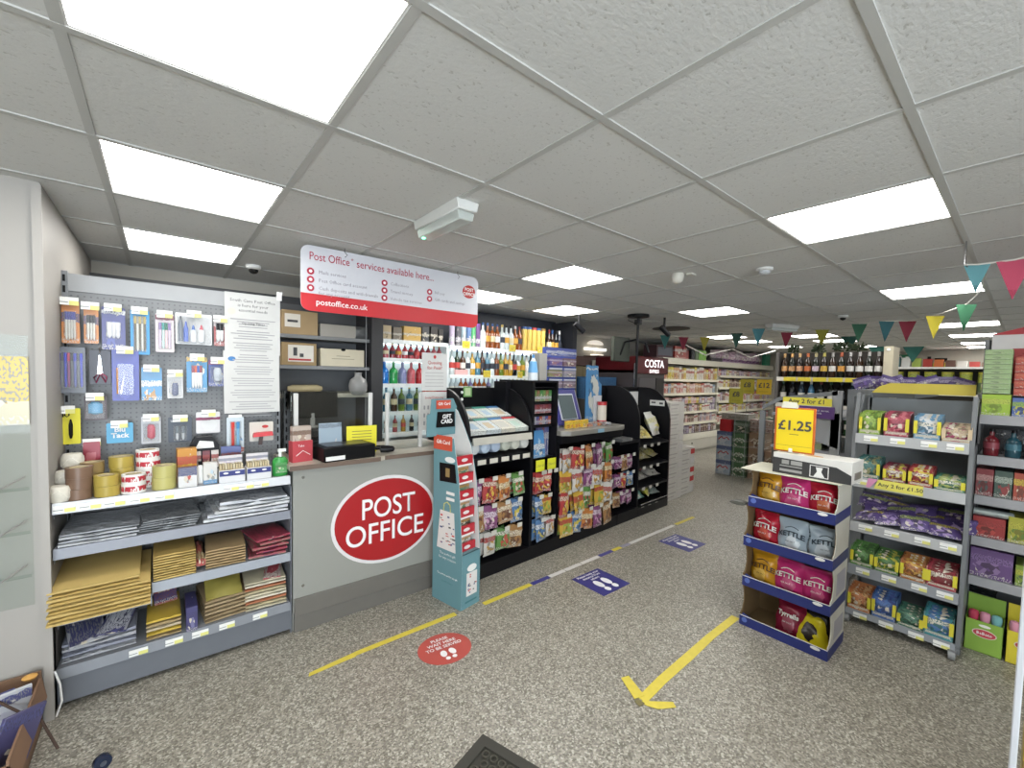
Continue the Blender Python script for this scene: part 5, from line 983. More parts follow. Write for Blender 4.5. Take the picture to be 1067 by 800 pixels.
# carton on top
t = thing('drinks_carton', 'white and charcoal printed carton lying on the crisp display', 'carton', K.at(.14, .03, 1.034), RX+R(-3))
part('carton', G().box(0, .40, 0, .2, 0, .125), mat('dedcd6', .5), t, bevel=.002)
part('dark_print', G().prism([(0, .0), (.4, .0), (.4, .05), (.33, .085), (.2, .09), (.0, .095)], -.002, 0), mat('2f2f30'), t)
part('pint_glass_icons', G().box(.05, .09, -.003, -.002, .06, .085).box(.04, .16, -.003, -.002, .045, .052).box(.04, .16, -.003, -.002, .015, .03).box(.1, .16, -.003, -.002, .06, .085), mat('9a9a96'), t)
part('white_frame', G().box(.2, .204, -.003, -.002, .01, .08).box(.29, .294, -.003, -.002, .01, .08).box(.2, .294, -.003, -.002, .01, .014).box(.2, .294, -.003, -.002, .076, .08).prism([(.22, .015), (.275, .015), (.258, .045), (.265, .07), (.23, .07), (.237, .045)], -.003, -.002), WHITE, t)
part('top_print', G().box(.02, .12, .03, .06, .125, .1262), mat('8a8a86'), t); part('orange_print', G().prism(ellip(.2, .05, .05, .018, 14), .125, .1264, 'z'), mat('c98a3a'), t); part('end_print', G().box(.4, .402, .05, .16, .02, .06), mat('6a6460'), t)
# £1.25 card
t = thing('price_sign', 'yellow one pound twenty-five price card in an orange frame on a white pole', 'price sign', K.at(.12, .10, 1.034), RX)
part('pole', G().box(.08, .1, -.004, .006, 0, .15), WHITE, t); part('frame', G().box(-.005, .215, 0, .008, .125, .405), mat('c65a1e', .4), t, bevel=.003); part('card', G().box(.008, .202, -.003, 0, .135, .395), mat('f2d01c', .45, var=.02), t)
word('£1.25', .082, INK, t, (.107, -.0038, .29), .002); part('small_print', G().box(.08, .13, -.0038, -.003, .235, .24).box(.01, .2, -.0038, -.003, .165, .167), mat('8a7a2a'), t); part('clip', G().prism([(.03, .4), (.12, .4), (.11, .435), (.04, .44)], -.006, .01), mat('e8e6d0'), t)

# ================================================================ END BAY (front x 2.52)
E = Frame(2.52, -.118, RX); EW, ED = .555, .40
t = thing('snack_end_bay', 'grey metal end bay on castors filled with chocolate and nut cartons', 'shelving unit', E.at(0, 0), RX)
SG = mat('65686a', .45); LV = (.085, .385, .675, .972, 1.262)
part('back_panel', G().box(.01, EW-.01, ED, ED+.012, .05, 1.5), mat('5e6467', .5), t)
for u in (0, EW-.022):
    part('post', G().prism([(.02, .03), (.045, .03), (.035, 1.25), (.10, 1.535), (.075, 1.535), (.012, 1.25)], u, u+.022, 'x'), SG, t, bevel=.002)
    part('rear_post', G().box(u, u+.022, ED, ED+.03, .03, 1.55), SG, t)
    part('side_brace', G().prism([(.03, 1.24), (.055, 1.24), (.22, 1.5), (.40, 1.5), (.40, 1.52), (.2, 1.52)], u+.004, u+.018, 'x').prism([(.03, .03), (ED, .03), (ED, .07), (.03, .07)], u+.004, u+.018, 'x'), SG, t)
part('side_panel', G().box(EW-.012, EW-.004, .05, ED, .06, 1.24), mat('6d7173', .45), t)
for k, z in enumerate(LV):
    s_ = part('shelf', G().box(.02, EW-.02, .01, ED, z-.02, z), SH, t); part('ticket_rail', G().prism([(-.006, z-(.055 if k else .03)), (.01, z-(.055 if k else .03)), (.01, z+.008), (.0, z+.008)], .02, EW-.02, 'x'), mat('a9abac' if k > 1 else '868a90', .35), s_)
    for u in ([.1, .23, .37, .48] if k != 3 else [.06]): part('price_ticket', G().box(u-.035, u+.035, -.0085, -.0058, z-.036, z-.002), TICKET, s_)
part('base_rail', G().box(.0, EW, .0, ED, .055, .072), SG, t)
o = part('offer_strip', G().prism([(.13, .925), (.36, .925), (.36, .985), (.15, .985)], -.010, -.0085), mat('e6dc58', .5), t); word('Any 2 for £1.50', .033, INK, o, (.255, -.0105, .955), .0004); part('pink_tip', G().prism([(.11, .925), (.15, .985), (.10, .985), (.09, .925)], -.010, -.0085), mat('d888b0'), o)
for u in (.03, EW-.03):
    for v in (.0, ED-.03):
        c_ = part('castor', G().cyl((u-.014, v, .029), .028, .029, 16, axis='x'), mat('8a8c8c', .4), t); part('castor_fork', G().box(u-.018, u+.018, v-.02, v+.02, .03, .058), mat('6a6c6e', .4), c_)
part('header_board', G().prism([(.02, 1.535), (EW-.03, 1.535), (EW-.03, 1.605), (.12, 1.605), (.06, 1.58)], .38, .39), mat('c9b23a', .5), t)
CT = Tmpl('snack_carton')
pr = [(0, 0), (0, .11), (.02, .135), (.16, .15), (.16, 0)]
CT.add('carton', G().prism(pr, -.06, -.057, 'x').prism(pr, .057, .06, 'x').box(-.06, .06, 0, .003, 0, .035).box(-.06, .06, 0, .16, 0, .003).box(-.06, .06, .157, .16, 0, .15), RED)
CT.add('front_print', G().box(-.05, .05, -.0015, 0, .0, .035), RED, 0)
for sx_ in (-1, 1): CT.add('corner_tab', G().prism([(sx_*.060, .035), (sx_*.060, .112), (sx_*.043, .112), (sx_*.043, .035)][::sx_], -.0015, .002), RED, 0)
for i in range(4): CT.add('pouch', G().pillow(.108, [.125, .135, .14, .145][i], .024, i, nx=6, nz=7, z0=.004, crimp=.16), RED, loc=(0, .02+i*.037, 0))
def cartons(F_, z, lst, where, y=.02, group='snack cartons'):
    for (u, w, h, base, blob, nm, n) in lst:
        r_ = CT.put(f'{nm} on the {where}', 'carton', F_.at(u, y, z+.001), F_.rz, group, {'carton': pk(base, base, blob, int(u*50), z0=.3, z1=.62), 'front_print': pk(base, 'e6dfc8', blob, int(u*50)+1, cz=.6, z0=.5, z1=.9), 'corner_tab': mat('d6c832', .45) if base != 'c9b08a' else mat('c9b08a'), 'pouch': pk(base, 'e6dfc8' if int(u*50) % 2 else base, blob, int(u*30)+2, z0=.62, z1=.8, r=.52, cz=.55)}, (w/.12, 1, h/.15))
cartons(E, LV[4], [(.085, .11, .155, '8fb83a', '5f8a2a', 'lime green snack carton', 4), (.215, .12, .16, 'a8304a', 'd86a78', 'crimson and pink snack carton', 4), (.355, .12, .155, '5a92b8', 'd8dde0', 'grey and blue snack carton', 4), (.48, .125, .11, 'c9b08a', 'a02a5a', 'cream and maroon low snack carton', 4)], 'top shelf of the end bay')
cartons(E, LV[3], [(.09, .12, .14, '2f6f6a', '8a8a5a', 'dark teal snack carton', 4), (.22, .11, .11, '8a1f3a', 'd8c23a', 'maroon snack carton', 4), (.34, .11, .12, 'a8242c', 'e0c03a', 'red snack carton', 4), (.465, .13, .085, '3f8a6a', 'a8b85a', 'low green snack carton', 4)], 'second shelf of the end bay')
cartons(E, LV[1], [(.085, .12, .13, '4a8a3a', '2f5f2a', 'green snack carton nearest the post', 4), (.21, .12, .12, '3f7a34', 'c9c23a', 'green snack carton', 4), (.335, .12, .13, 'b5642a', 'd8a03a', 'orange snack carton', 4), (.46, .13, .13, 'a8283a', '7a1a24', 'crimson snack carton', 4)], 'fourth shelf of the end bay')
cartons(E, LV[0], [(.085, .12, .14, 'c9703a', 'e0a86a', 'orange snack carton', 4), (.21, .12, .15, '3a6ab8', '2f4a9a', 'blue snack carton', 4), (.335, .12, .10, '2f6f5a', '5a8a6a', 'dark green low snack carton', 4), (.46, .13, .15, '2f8f9a', '3f6fae', 'turquoise snack carton', 4)], 'bottom shelf of the end bay')
PB_ = Tmpl('chocolate_bag'); PB_.add('bag', G().pillow(.14, .12, .03, 13, nx=7, nz=6, crimp=.08), RED)
for i in range(13):
    u = .085+(i % 4)*.125+(.05 if i//4 % 2 else 0); ly = i//4
    PB_.put(f'purple chocolate bag, {nth(i)} of the heap on the end bay', 'chocolate bag', E.at(u, .035+ly*.07, LV[2]+.022+ly*.028), RX, 'purple chocolate bags on the end bay', {'bag': pk('3a2870', ['c9b83a', '6a52a0', '8a9a4a'][i % 3], '9a80c0', i, z0=.62, z1=.86)}, rot=(R(-62+7*(i % 3)), R((i*29) % 24-12), RX+R((i*37) % 40-20)))
# purple bags behind the header
for i in range(9): PB_.put(f'purple chocolate bag, {nth(i)} of those standing behind the yellow header', 'chocolate bag', E.at(.0+i*.06-.05, .52+.03*(i % 2), 1.56), RX, 'purple bags behind the header', {'bag': pk('3f2b78', 'b9a9d8', '5a3f98', i)}, (.8, .8, .8), rot=(R(-20+9*(i % 4)), R(20*(i % 3)-20), RX))
# ---------------------------------------------------------------- side gondola facing +y, spine y 0
t = thing('middle_gondola', 'grey double sided gondola directly behind the end bay', 'shelving unit')
part('spine', G().box(3.0, 4.25, -.35, .02, 1.5, 1.55).box(3.0, 4.25, -.02, .02, .05, 1.5), mat('5e6163', .5), t)
for x in (3.05, 4.2): part('upright', G().box(x-.02, x+.02, .06, .125, 0, 1.535), mat('8c8e8f', .4), t); 
part('upright', G().box(3.03, 3.06, .60, .64, 0, 1.34), SG, t)
part('top_arm', G().prism([(.09, 1.50), (.09, 1.535), (.50, 1.465), (.62, 1.38), (.62, 1.35), (.48, 1.44)], 3.03, 3.05, 'x'), SG, t)
part('bracket', G().prism([(.07, 1.36), (.46, 1.30), (.44, 1.24), (.3, 1.2), (.2, 1.12), (.07, 1.08)], 3.03, 3.04, 'x'), mat('8a8c8e', .4), t)
for z in (.15, .5, .85, 1.05, 1.33): part('shelf', G().box(3.05, 4.25, .02, .55 if z > .5 else .6, z-.02, z), SH, t)
t = thing('offer_sign', 'yellow any two offer strip above a purple strip, on the side gondola', 'sign', (3.02, .46, 1.35), RX); part('yellow_strip', G().box(0, .34, -.004, 0, .06, .12), mat('e6d63a'), t); word('Any 2 for £1', .05, INK, t, (.17, -.005, .09), .0008); part('purple_strip', G().box(.12, .36, -.004, 0, -.04, .055), mat('4a2a6a'), t); word('MAKES LIGHT WORK', .018, PUREWHITE, t, (.24, -.005, .02)); word('OF WINE', .018, PUREWHITE, t, (.24, -.005, .0))
for i in range(4): pbox('tea_carton', f'pale green carton, {nth(i)} under the gondola bracket', 'carton', 3.13+i*.1, .30, 1.051, .09, .22, .09, pk('8a9a6a', 'c9cdb8', '5a6a4a', i), 0, 'pale green cartons')
for i in range(5): pbox('grocery_carton', f'dark teal grocery carton, {nth(i)} along the side gondola', 'carton', 3.13+i*.16, .4, .851, .12, .12, .14, pk('2a5a5a', 'c9c23a', '5a8a7a', i), 0, 'dark teal cartons')
# ---------------------------------------------------------------- wine end bay
Wf = Frame(4.4, .98, RX); WW = .92
t = thing('wine_rack', 'dark wine end bay with two visible rows of bottles', 'shelving unit', Wf.at(0, 0), RX)
part('back_panel', G().box(0, WW, .3, .32, 0, 1.93), mat('2e2a26', .6), t); part('side_post', G().box(-.02, .01, .0, .3, 0, 1.93), mat('4a4642', .5), t); part('pale_column', G().box(WW, WW+.07, .0, .3, 0, 1.96), mat('c2b89c', .6), t); part('column_spots', G().cyl((WW+.035, -.01, 1.93), .01, .015, 10, axis='y').cyl((WW+.035, -.01, 1.66), .01, .015, 10, axis='y'), WHITE, t)
for z in (.3, .7, 1.05, 1.36, 1.65):
    s_ = part('shelf', G().box(0, WW, 0, .3, z-.02, z), mat('3a3632', .5), t); part('edge', G().box(0, WW, -.008, 0, z-.045, z), mat('d8d2c4') if z > 1 else SG, s_)
for i in range(6): solid('price_card', G().box(0, .12, 0, .002, 0, .042), mat('e6cf2c'), f'yellow price strip, {nth(i)} along the upper wine shelf', 'price card', Wf.at(.07+i*.14, -.013, 1.606), RX, 'yellow price strips on the wine shelf')
WB = [('2a1a0e', 'dark brown'), ('12160f', 'black green'), ('1a100c', 'black')]
for i in range(12):
    c = WB[i % 3]; lb = ['d89a5a', 'c98f5a', 'e0a070', 'c9602c', 'd0b8c8', 'd8a83a', 'e6e2da', 'd8903a', 'e0ded8', 'e4e2dc', 'd8d6d0', 'dedcd6'][i]; cp = ['e0a860', 'd89a50', 'e0b070', 'd8662a', 'b8a870', 'c9b84a', 'a8a49c', 'b8502c', 'c0bcb8', 'b8b4b0', 'b0aca8', 'a8a4a0'][i]
    TB['slim'].put(f'dark wine bottle, {nth(i)} on the upper wine shelf', 'wine bottle', Wf.at(.05+i*.075, .06, 1.651), RX, 'bottles on the upper wine shelf', {'glass': GL(c[0]), 'label': mat(lb, .6), 'cap': mat(cp, .35)}, (.9, .9, .88))
for i in range(10):
    TB['slim'].put(f'wine bottle, {nth(i)} on the lower wine shelf', 'wine bottle', Wf.at(.05+i*.09, .06, 1.361), RX, 'bottles on the lower wine shelf', {'glass': GL(['14180f', '101010', '1a2a38', '3a6a90', '14181a'][i % 5]), 'label': mat(['d8d4c8', '3a3c44', 'e0dcd0', 'e4e0d8', 'cfc9a8'][i % 5], .6), 'cap': mat(['2a4a3a', '1c2a4a', '8a9aa8', 'e0dcd6', '6a2c34'][i % 5], .35)}, (.9, .9, .85))
for i in range(9): TB['slim'].put(f'green wine bottle, {nth(i)} on the third wine shelf', 'wine bottle', Wf.at(.06+i*.1, .06, 1.051), RX, 'bottles on the third wine shelf', {'glass': GL(['1f3a22', '2a2a1a'][i % 2]), 'label': mat(['d8d4c8', 'c9b84a'][i % 2], .6), 'cap': BLACK}, (.9, .9, .85))
def tuft(seed, w=.12, h=.11, n=46):
    g = G(); rr = random.Random(seed)
    for k in range(n):
        a_ = rr.uniform(0, 6.28); el = rr.uniform(.1, 1.3); L_ = rr.uniform(.5, 1); p = Vector((math.cos(a_)*math.cos(el)*w*L_*.5, math.sin(a_)*math.cos(el)*w*L_*.4, math.sin(el)*h*L_+.004)); q = p*.55; s_ = Vector((-math.sin(a_), math.cos(a_), .3))*.013
        g.add([q-s_*.4, q+s_*.4, p+s_*.5+Vector((0, 0, .012)), p+Vector((math.cos(a_)*.02, math.sin(a_)*.02, -.004))], [(0, 1, 2, 3)])
    return g.cyl((0, 0, 0), .02, .012, 6)
for i, x in enumerate((.06, .3, .52, .66)):
    solid('artificial_plant', tuft(i, .16 if i != 2 else .22, .10+.03*(i == 2)), mat('38452f', .8, var=.4, scale=60), f'small dark foliage tuft, {nth(i)} along the wine rack top', 'foliage', Wf.at(x, .31, 1.931), RX)

# ---------------------------------------------------------------- right-hand sweets bay (front x 2.75)
Q = Frame(2.75, -.675, RX)
t = thing('sweets_bay', 'dim grey sweets bay behind the end bay, cut by the picture edge', 'shelving unit', Q.at(0, 0), RX)
part('back_panel', G().box(0, 1.25, .42, .44, 0, 1.9), mat('4a4c4e', .5), t); part('upright', G().box(-.02, .0, .38, .46, 0, 1.9), SG, t); part('upright', G().box(1.25, 1.27, .38, .46, 0, 1.9), SG, t)
QL = (.45, .693, .942, 1.183, 1.425)
for z in QL:
    s_ = part('shelf', G().box(0, 1.25, .01, .42, z-.02, z), SH, t); part('ticket_rail', G().box(0, 1.25, -.004, .01, z-.05, z+.004), mat('939396', .4), s_)
part('base_deck', G().box(.0, 1.25, .2, .42, 0, .1), mat('3a3c3e'), t)
part('white_header', G().box(.01, 1.25, .40, .42, 1.62, 1.93), mat('d8d4d0', .5), t); part('red_arch', G().prism([(-.01, 1.93), (.3, 2.02), (.62, 2.05), (.95, 2.02), (1.26, 1.93)][::-1], .395, .425), mat('a8242c', .45), t); part('red_panel', G().box(.1, 1.25, .39, .40, 1.62, 1.84), mat('9c2a2a'), t)
def qrow(z, u0, w, h, d, n, cols, nm, cat='carton', rows=1, v=.03, lay=1):
    for i in range(n):
        for k in range(lay):
            pbox(nm.split('|')[0], f'{nm.split("|")[1]}, {nth(i)} along' + (f', {pl(k,lay)} layer' if lay > 1 else ''), cat, *Q.at(u0+i*(w+.004)+w/2, v+d/2)[:2], z+.001+k*(h+.001), w, d, h, pk(*cols[(i+k) % len(cols)], seed=i), RX, nm.split('|')[1]+' row')
qrow(1.555, .0, .11, .028, .2, 1, [('94b878', '9fc07f', 'a8c488')], 'lidded_tub|lime green tub lid at the bay top', lay=9); qrow(1.425, .0, .115, .125, .2, 1, [('9fc82c', 'c9d84a', '7fa82a')], 'lime_carton|bright lime carton under the green lids', v=.04)
qrow(1.545, .12, .16, .045, .2, 2, [('b5342c', 'd8664a', 'c9502c')], 'red_carton|flat red carton beside the green lids', lay=5, v=.06); qrow(1.425, .12, .075, .11, .2, 8, [('3a5aa8', '8fb83a', 'c9c23a'), ('5a3a7a', 'c94a6a', 'a8b8c8'), ('b5342c', 'd8a03a', 'e0dcd0'), ('8a2a3a', 'd8c8a8', '5a8a3a')], 'sweet_carton|mixed colour sweet carton on the top sweets shelf')
for i in range(9): TB['tall'].put(f'dark drink bottle, {nth(i)} on the second sweets shelf', 'bottle', Q.at(.05+i*.085, .07, 1.184), RX, 'bottles on the second sweets shelf', {'glass': GL(['5a1a20', '1f3a44', '2a2428', '3a3a40'][i % 4]), 'label': mat(['7a3038', '2f5a68', '4a4248'][i % 3]), 'cap': BLACK}, (.85, .85, .55))
solid('clear_tub', G().lathe([(.09, 0), (.1, .12), (.085, .15), (.02, .155)], 16), film('6a6c70', .5), 'dark domed clear tub behind the drink bottles', 'tub', Q.at(.14, .27, 1.184))
qrow(.942, .0, .07, .16, .2, 12, [('7a1f2a', 'c98f8a', '3a4a4a'), ('2f4a44', 'a8b8a8', '8a2a30'), ('a83a2c', 'd8b83a', '6a2a24'), ('b5a23a', 'a8342c', 'd8d0a8')], 'tall_sweet_box|tall sweet box on the third sweets shelf')
qrow(.693, .0, .13, .12, .2, 1, [('9a1f24', 'a82a2c', 'c23a34')], 'red_box|red sweet box on the fourth sweets shelf'); qrow(.693, .14, .09, .15, .2, 5, [('a8a82c', 'c9c43a', '5a7a2a'), ('7a8a2c', 'd8d84a', '3a5a2a')], 'lime_box|lime yellow box on the fourth sweets shelf')
solid('silver_tube', G().cyl((0, 0, 0), .16, .022, 12, axis='x'), mat('b8c4c2', .2, .5), 'pale silver tube lying on the red sweet box', 'tube', Q.at(.0, .06, .838), RX)
qrow(.45, -.0, .17, .17, .2, 1, [('5a3a78', '7a5a98', '8a6aa0')], 'purple_carton|purple sweets carton on the lowest sweets shelf'); qrow(.45, .18, .09, .12, .2, 5, [('7a9a2c', 'c9c83a', '3a5a3a')], 'green_box|green and yellow box on the lowest sweets shelf')
for i, (u, c, nm, b_) in enumerate(((.0, '7fa83a', 'green', 'c23a44'), (.165, 'd8c42c', 'yellow', 'a83a3a'), (.33, 'd8c42c', 'second yellow', 'a83a3a'))):
    t = thing('jelly_tub_carton', f'{nm} jelly sweets carton on the floor under the sweets bay', 'carton', Q.at(u, .0, 0), RX)
    part('carton', G().box(0, .155, 0, .003, 0, .19).box(0, .155, .15, .153, 0, .3).box(0, .003, 0, .15, 0, .19).box(.152, .155, 0, .15, 0, .19).box(0, .155, 0, .15, 0, .003), mat(c, .5), t)
    part('name_oval', G().prism(ellip(.08, .12, .05, .026, 20), -.002, 0), mat('e0d8c8'), t); part('name_field', G().prism(ellip(.08, .12, .046, .022, 20), -.003, -.002), mat(b_), t); word('BeBeto', .024, PUREWHITE, t, (.08, -.0035, .12), .0004, sx=.9)
    part('white_arc', G().prism(ellip(.08, .165, .025, .008, 12), -.002, 0), WHITE, t)
    for k in range(3): part('sweet_cup', G().lathe([(.018, 0), (.024, .06), (.02, .08), (.004, .085)], 10, (.03+k*.047, .05, .15)), mat(['b5344a', 'd88aa0', '6aa8a8'][(k+i) % 3], .15), t)
solid('black_pouch', G().pillow(.13, .14, .05, 3), mat('17181a', .25), 'black glossy pouch behind the green jelly carton', 'pouch', Q.at(.05, .2, .29), RX)
# near edge unit
t = thing('near_display', 'white edged display with yellow packets at the near picture edge', 'display', (0, 0, 0)); 
part('side_post', G().box(.94, .96, -.884, -.868, 0, 1.12), mat('c9cdd4', .4), t, bevel=.003); part('body', G().box(.96, 1.4, -1.25, -.885, 0, .12).box(.96, 1.4, -1.25, -1.23, 0, 1.1), mat('b8bcc0', .5), t); part('floor_foot', G().box(.96, 1.4, -.884, -.874, 0, .1), WHITE, t)
for i in range(4): pbox('yellow_packet', f'yellow packet, {nth(i)} up the near display', 'packet', 1.06, -.985, .121+i*.2, .18, .18, .195, pk('c9a82c', '8a6a2a', 'd8b83a', i), 0, 'yellow packets in the near display')

# ================================================================ FAR SHELVING (front y 3.75)
t = thing('grocery_wall_shelving', 'cream wall shelving run along the far left wall', 'shelving unit')
CS = mat('d9d2b8', .5); CD = mat('b7b2a4', .5)
part('back_panel', G().box(4.95, 12.3, 4.15, 4.17, 0, 1.9), mat('c9c2b0', .6), t); part('canopy', G().box(6.6, 12.3, 3.75, 4.17, 1.9, 2.02), mat('c9c3b0', .5), t); part('end_panel', G().box(6.6, 6.64, 3.8, 4.17, 0, 1.9), CD, t)
part('base', G().box(6.62, 12.3, 3.76, 4.15, 0.06, .3).box(6.62, 12.3, 3.8, 4.15, 0, .06), CD, t); part('base_front', G().box(6.62, 12.3, 3.745, 3.76, .29, .42), mat('d8d3c0', .5), t); part('lock_hole', G().cyl((7.9, 3.755, .2), .01, .02, 10, axis='y'), BLACK, t)
RUNS = []
for z in (.66, .905, 1.30, 1.59): s_ = part('shelf', G().box(6.64, 9.0, 3.76, 4.15, z-.02, z), CS, t); part('edge', G().box(6.64, 9.0, 3.745, 3.76, z-.045, z+.004), mat('dcd6bc', .45), s_)
for z in (.6, .85, 1.1, 1.42, 1.70): s_ = part('shelf', G().box(9.04, 12.3, 3.76, 4.15, z-.02, z), CS, t); part('edge', G().box(9.04, 12.3, 3.745, 3.76, z-.045, z+.004), mat('dcd6bc', .45), s_)
part('divider', G().box(9.0, 9.04, 3.78, 4.15, .1, 1.9), CD, t)
FARC = [('b5342c', 'e8e0d8', 'd8c8b8', 'red'), ('e0dcd2', 'a8342c', 'c9b8a8', 'white'), ('c98f5a', 'e8dcc8', '8a5a3a', 'tan'), ('8a7a98', 'dcd8e0', 'b8a8c0', 'mauve'), ('d8c23a', 'f0e8c8', 'a87a2c', 'yellow'), ('5a3a34', 'c9b8a0', '8a6a5a', 'brown'), ('6a8aa8', 'dce0e4', 'a8b8c8', 'blue'), ('d8a8a0', 'f0e4e0', 'b56a6a', 'pink')]
def farrow(x0, x1, z, h, pitch, name, idx, y=3.79, seed=1, f=None, depth=.12, desc='far wall'):
    rr = random.Random(seed); x = x0; cnt = {}
    while x < x1-pitch*.6:
        w = pitch*rr.uniform(.75, 1.1); hh = h*rr.uniform(.78, 1.0); c = FARC[rr.choice(idx)]
        cnt[c[3]] = cnt.get(c[3], 0)+1; lab = f'{nth(cnt[c[3]]-1)} {c[3]} packet on the {name}'
        loc = (x+w/2, y+depth/2, z+.001) if f is None else f.at(x+w/2, depth/2+.01, z+.001)
        pbox('grocery_packet', lab, 'packet', *loc, w*.9, depth, hh, pk(*c[:3], seed=rr.randint(1, 4)), 0 if f is None else f.rz, 'packets on the '+name); x += w
farrow(6.66, 9.0, 1.591, .27, .11, 'top cream shelf of the near far-wall bay', [0, 1, 2, 1, 4], seed=2)
farrow(6.66, 9.0, 1.301, .23, .13, 'second cream shelf of the near far-wall bay', [0, 1, 7, 2, 1, 6], seed=3)
farrow(6.66, 9.0, .906, .16, .13, 'third cream shelf of the near far-wall bay, lower layer', [3, 7, 1, 5, 4], seed=4); farrow(6.66, 9.0, 1.07, .15, .14, 'third cream shelf of the near far-wall bay, upper layer', [3, 7, 1, 5, 4], seed=5)
farrow(6.66, 9.0, .661, .2, .1, 'fourth cream shelf of the near far-wall bay', [3, 5, 1, 7], seed=6); farrow(6.66, 9.0, .421, .2, .12, 'bottom deck of the near far-wall bay', [5, 1, 3, 5], seed=7)
for k, (z, h) in enumerate(((.6, .17), (.85, .18), (1.1, .24), (1.42, .2), (1.7, .14))): farrow(9.06, 12.2, z+.001, h, .14, f'{nth(4-k)} cream shelf of the farther far-wall bay', [1, 0, 5, 4, 1, 3], seed=20+k)
# tops of canopy: toilet rolls in pink wrap, red cartons
t = thing('storage_crate', 'dark maroon crate at the near end of the shelving canopy', 'crate', (6.45, 3.8, 2.021)); part('crate', G().box(0, .6, 0, .3, 0, .24), mat('3a2028', .6), t); part('screen_panel', G().box(.04, .55, -.006, 0, .04, .2), mat('40424e', .5), t)
pbox('red_carton', 'red carton with white stripe on the shelving canopy', 'carton', 7.3, 3.9, 2.021, .45, .25, .25, pk('a82a24', 'e0d8d0', '8a2420', 3)); pbox('red_carton', 'smaller red carton behind the green bottles on the canopy', 'carton', 7.72, 4.0, 2.021, .3, .2, .2, pk('9c2a28', 'a8342c', '7a2420', 2))
for i, c in enumerate(('16181a', '5a6a4a', '7fc04a', '8fd050')): TBX.put(f'{["black", "grey green", "green", "lime"][i]} large bottle pack, on the shelving canopy', 'bottle pack', (8.0+i*.17, 3.9, 2.021), 0, None, {'tube': mat(c, .3), 'lid': mat(c, .4)}, (1.8, 1.8, .75))
pbox('dark_case', 'low dark case under the green bottles on the canopy', 'case', 8.95, 3.86, 2.021, .55, .15, .08, mat('2a2428', .5))
RP = Tmpl('tissue_roll_pack'); RP.add('pack', G().pillow(.2, .32, .16, 31, nx=6, nz=6, crimp=.2), RED)
for i in range(13): RP.put(f'pink and purple wrapped roll pack, {nth(i)} along the shelving canopy', 'roll pack', (8.95+i*.22, 3.9, 2.02), 0, 'pink wrapped roll packs', {'pack': pk('d8b4cc' if i % 3 else 'dcc8d4', '8a4a96', 'ecdde6', i % 5, z0=.02, z1=.3)}, (1+.15*(i % 2), 1, .86+.05*(i % 4)))
pbox('green_carton', 'tall green carton at the far end of the canopy', 'carton', 11.75, 3.75, 2.0, .3, .1, .3, mat('2f7a5a', .5)).location.z = 2.021
# price signs hanging mid-air on poles
for (x, y, z, c, s_, lab) in ((5.5, 1.98, 1.26, 'a8a02a', '£8', 'dull olive price card low on the drinks stacks'), (5.8, 1.95, 1.40, 'b9a82c', '£8', 'olive price card beside the brighter twelve pound card'), (5.75, 1.70, 1.40, 'e6b81c', '£12', 'bright yellow twelve pound card above the drinks stacks')):
    t = thing('price_sign', lab, 'price sign', (x, y, 0), RX); part('card', G().box(-.0, .2, 0, .004, z, z+.22), mat(c), t); word(s_, .1, INK, t, (.1, -.002, z+.13), .002); part('small_print', G().box(.04, .16, -.001, 0, z+.04, z+.044), mat('6a6420'), t); part('pole', G().cyl((.1, .01, 0), z+.02, .003, 6), GREY, t)
# crate stacks
CK = Tmpl('beer_case'); CK.add('case', G().box(0, .24, 0, .32, 0, .243), RED, bevel=.004); CK.add('name_swoosh', G().tube([(.03, -.001, .10), (.08, -.003, .15), (.12, -.003, .12), (.17, -.003, .15), (.21, -.001, .11)], .009, 5), RED, 0)
PZ = Frame(6.3, 2.5, RX)
for i in range(3): CK.put(f'blue and silver beer case, {pl(i,3)} of the stack facing the aisle', 'case', PZ.at(0, 0, i*.245), RX, 'blue beer cases', {'case': pk('9fb0c4', '3a4f8a', 'c8d0d8', 2, z0=.75, z1=1.1), 'name_swoosh': RED})
pbox('red_case', 'red drinks case on the blue beer cases', 'case', *PZ.at(.14, .1)[:2], .737, .19, .2, .2, mat('a81f24', .4), RX)
for i in range(3): CK.put(f'green beer case, {pl(i,3)} of the middle stack', 'case', PZ.at(.25, .02, i*.245), RX, 'green beer cases', {'case': pk('2f5a34', '8a9a86', '24442a', 3, z0=.4, z1=.6), 'name_swoosh': mat('c9d0c0')}, (.93, 1, 1))
solid('bottle_case', G().box(0, .22, 0, .3, 0, .2), pk('34503a', '8aa090', '2a3a34', 4), 'dark green case on top of the green beer stack', 'case', PZ.at(.25, .05, .737), RX)
for i in range(3): CK.put(f'brown beer case, {pl(i,3)} of the stack beside the green cases', 'case', PZ.at(.50, .04, i*.255), RX, 'brown beer cases', {'case': pk('8a6a50', 'b8a088', '5a3f30', 5, z0=.4, z1=.6), 'name_swoosh': mat('d8c8b0')}, (1, 1, 1.04))
for i in range(2): CK.put(f'tan beer case, {pl(i,2)} of the short stack nearest the gondola', 'case', PZ.at(.76, .0, i*.25), RX, 'tan beer cases', {'case': pk('9a7458', 'c0a088', '6a4f3a', 6, z0=.4, z1=.6), 'name_swoosh': mat('d8c8b0')})
t = thing('flat_tray_stack', 'grey flat wrapped tray lying across the beer cases', 'tray', PZ.at(.05, .05, .94), RX); part('tray', G().box(.0, .42, 0, .3, .0, .1), pk('9a968c', 'b8b4a8', '7a766e', 2), t); part('support_case', G().box(.02, .2, .05, .3, 0, .001), CREAM, t)
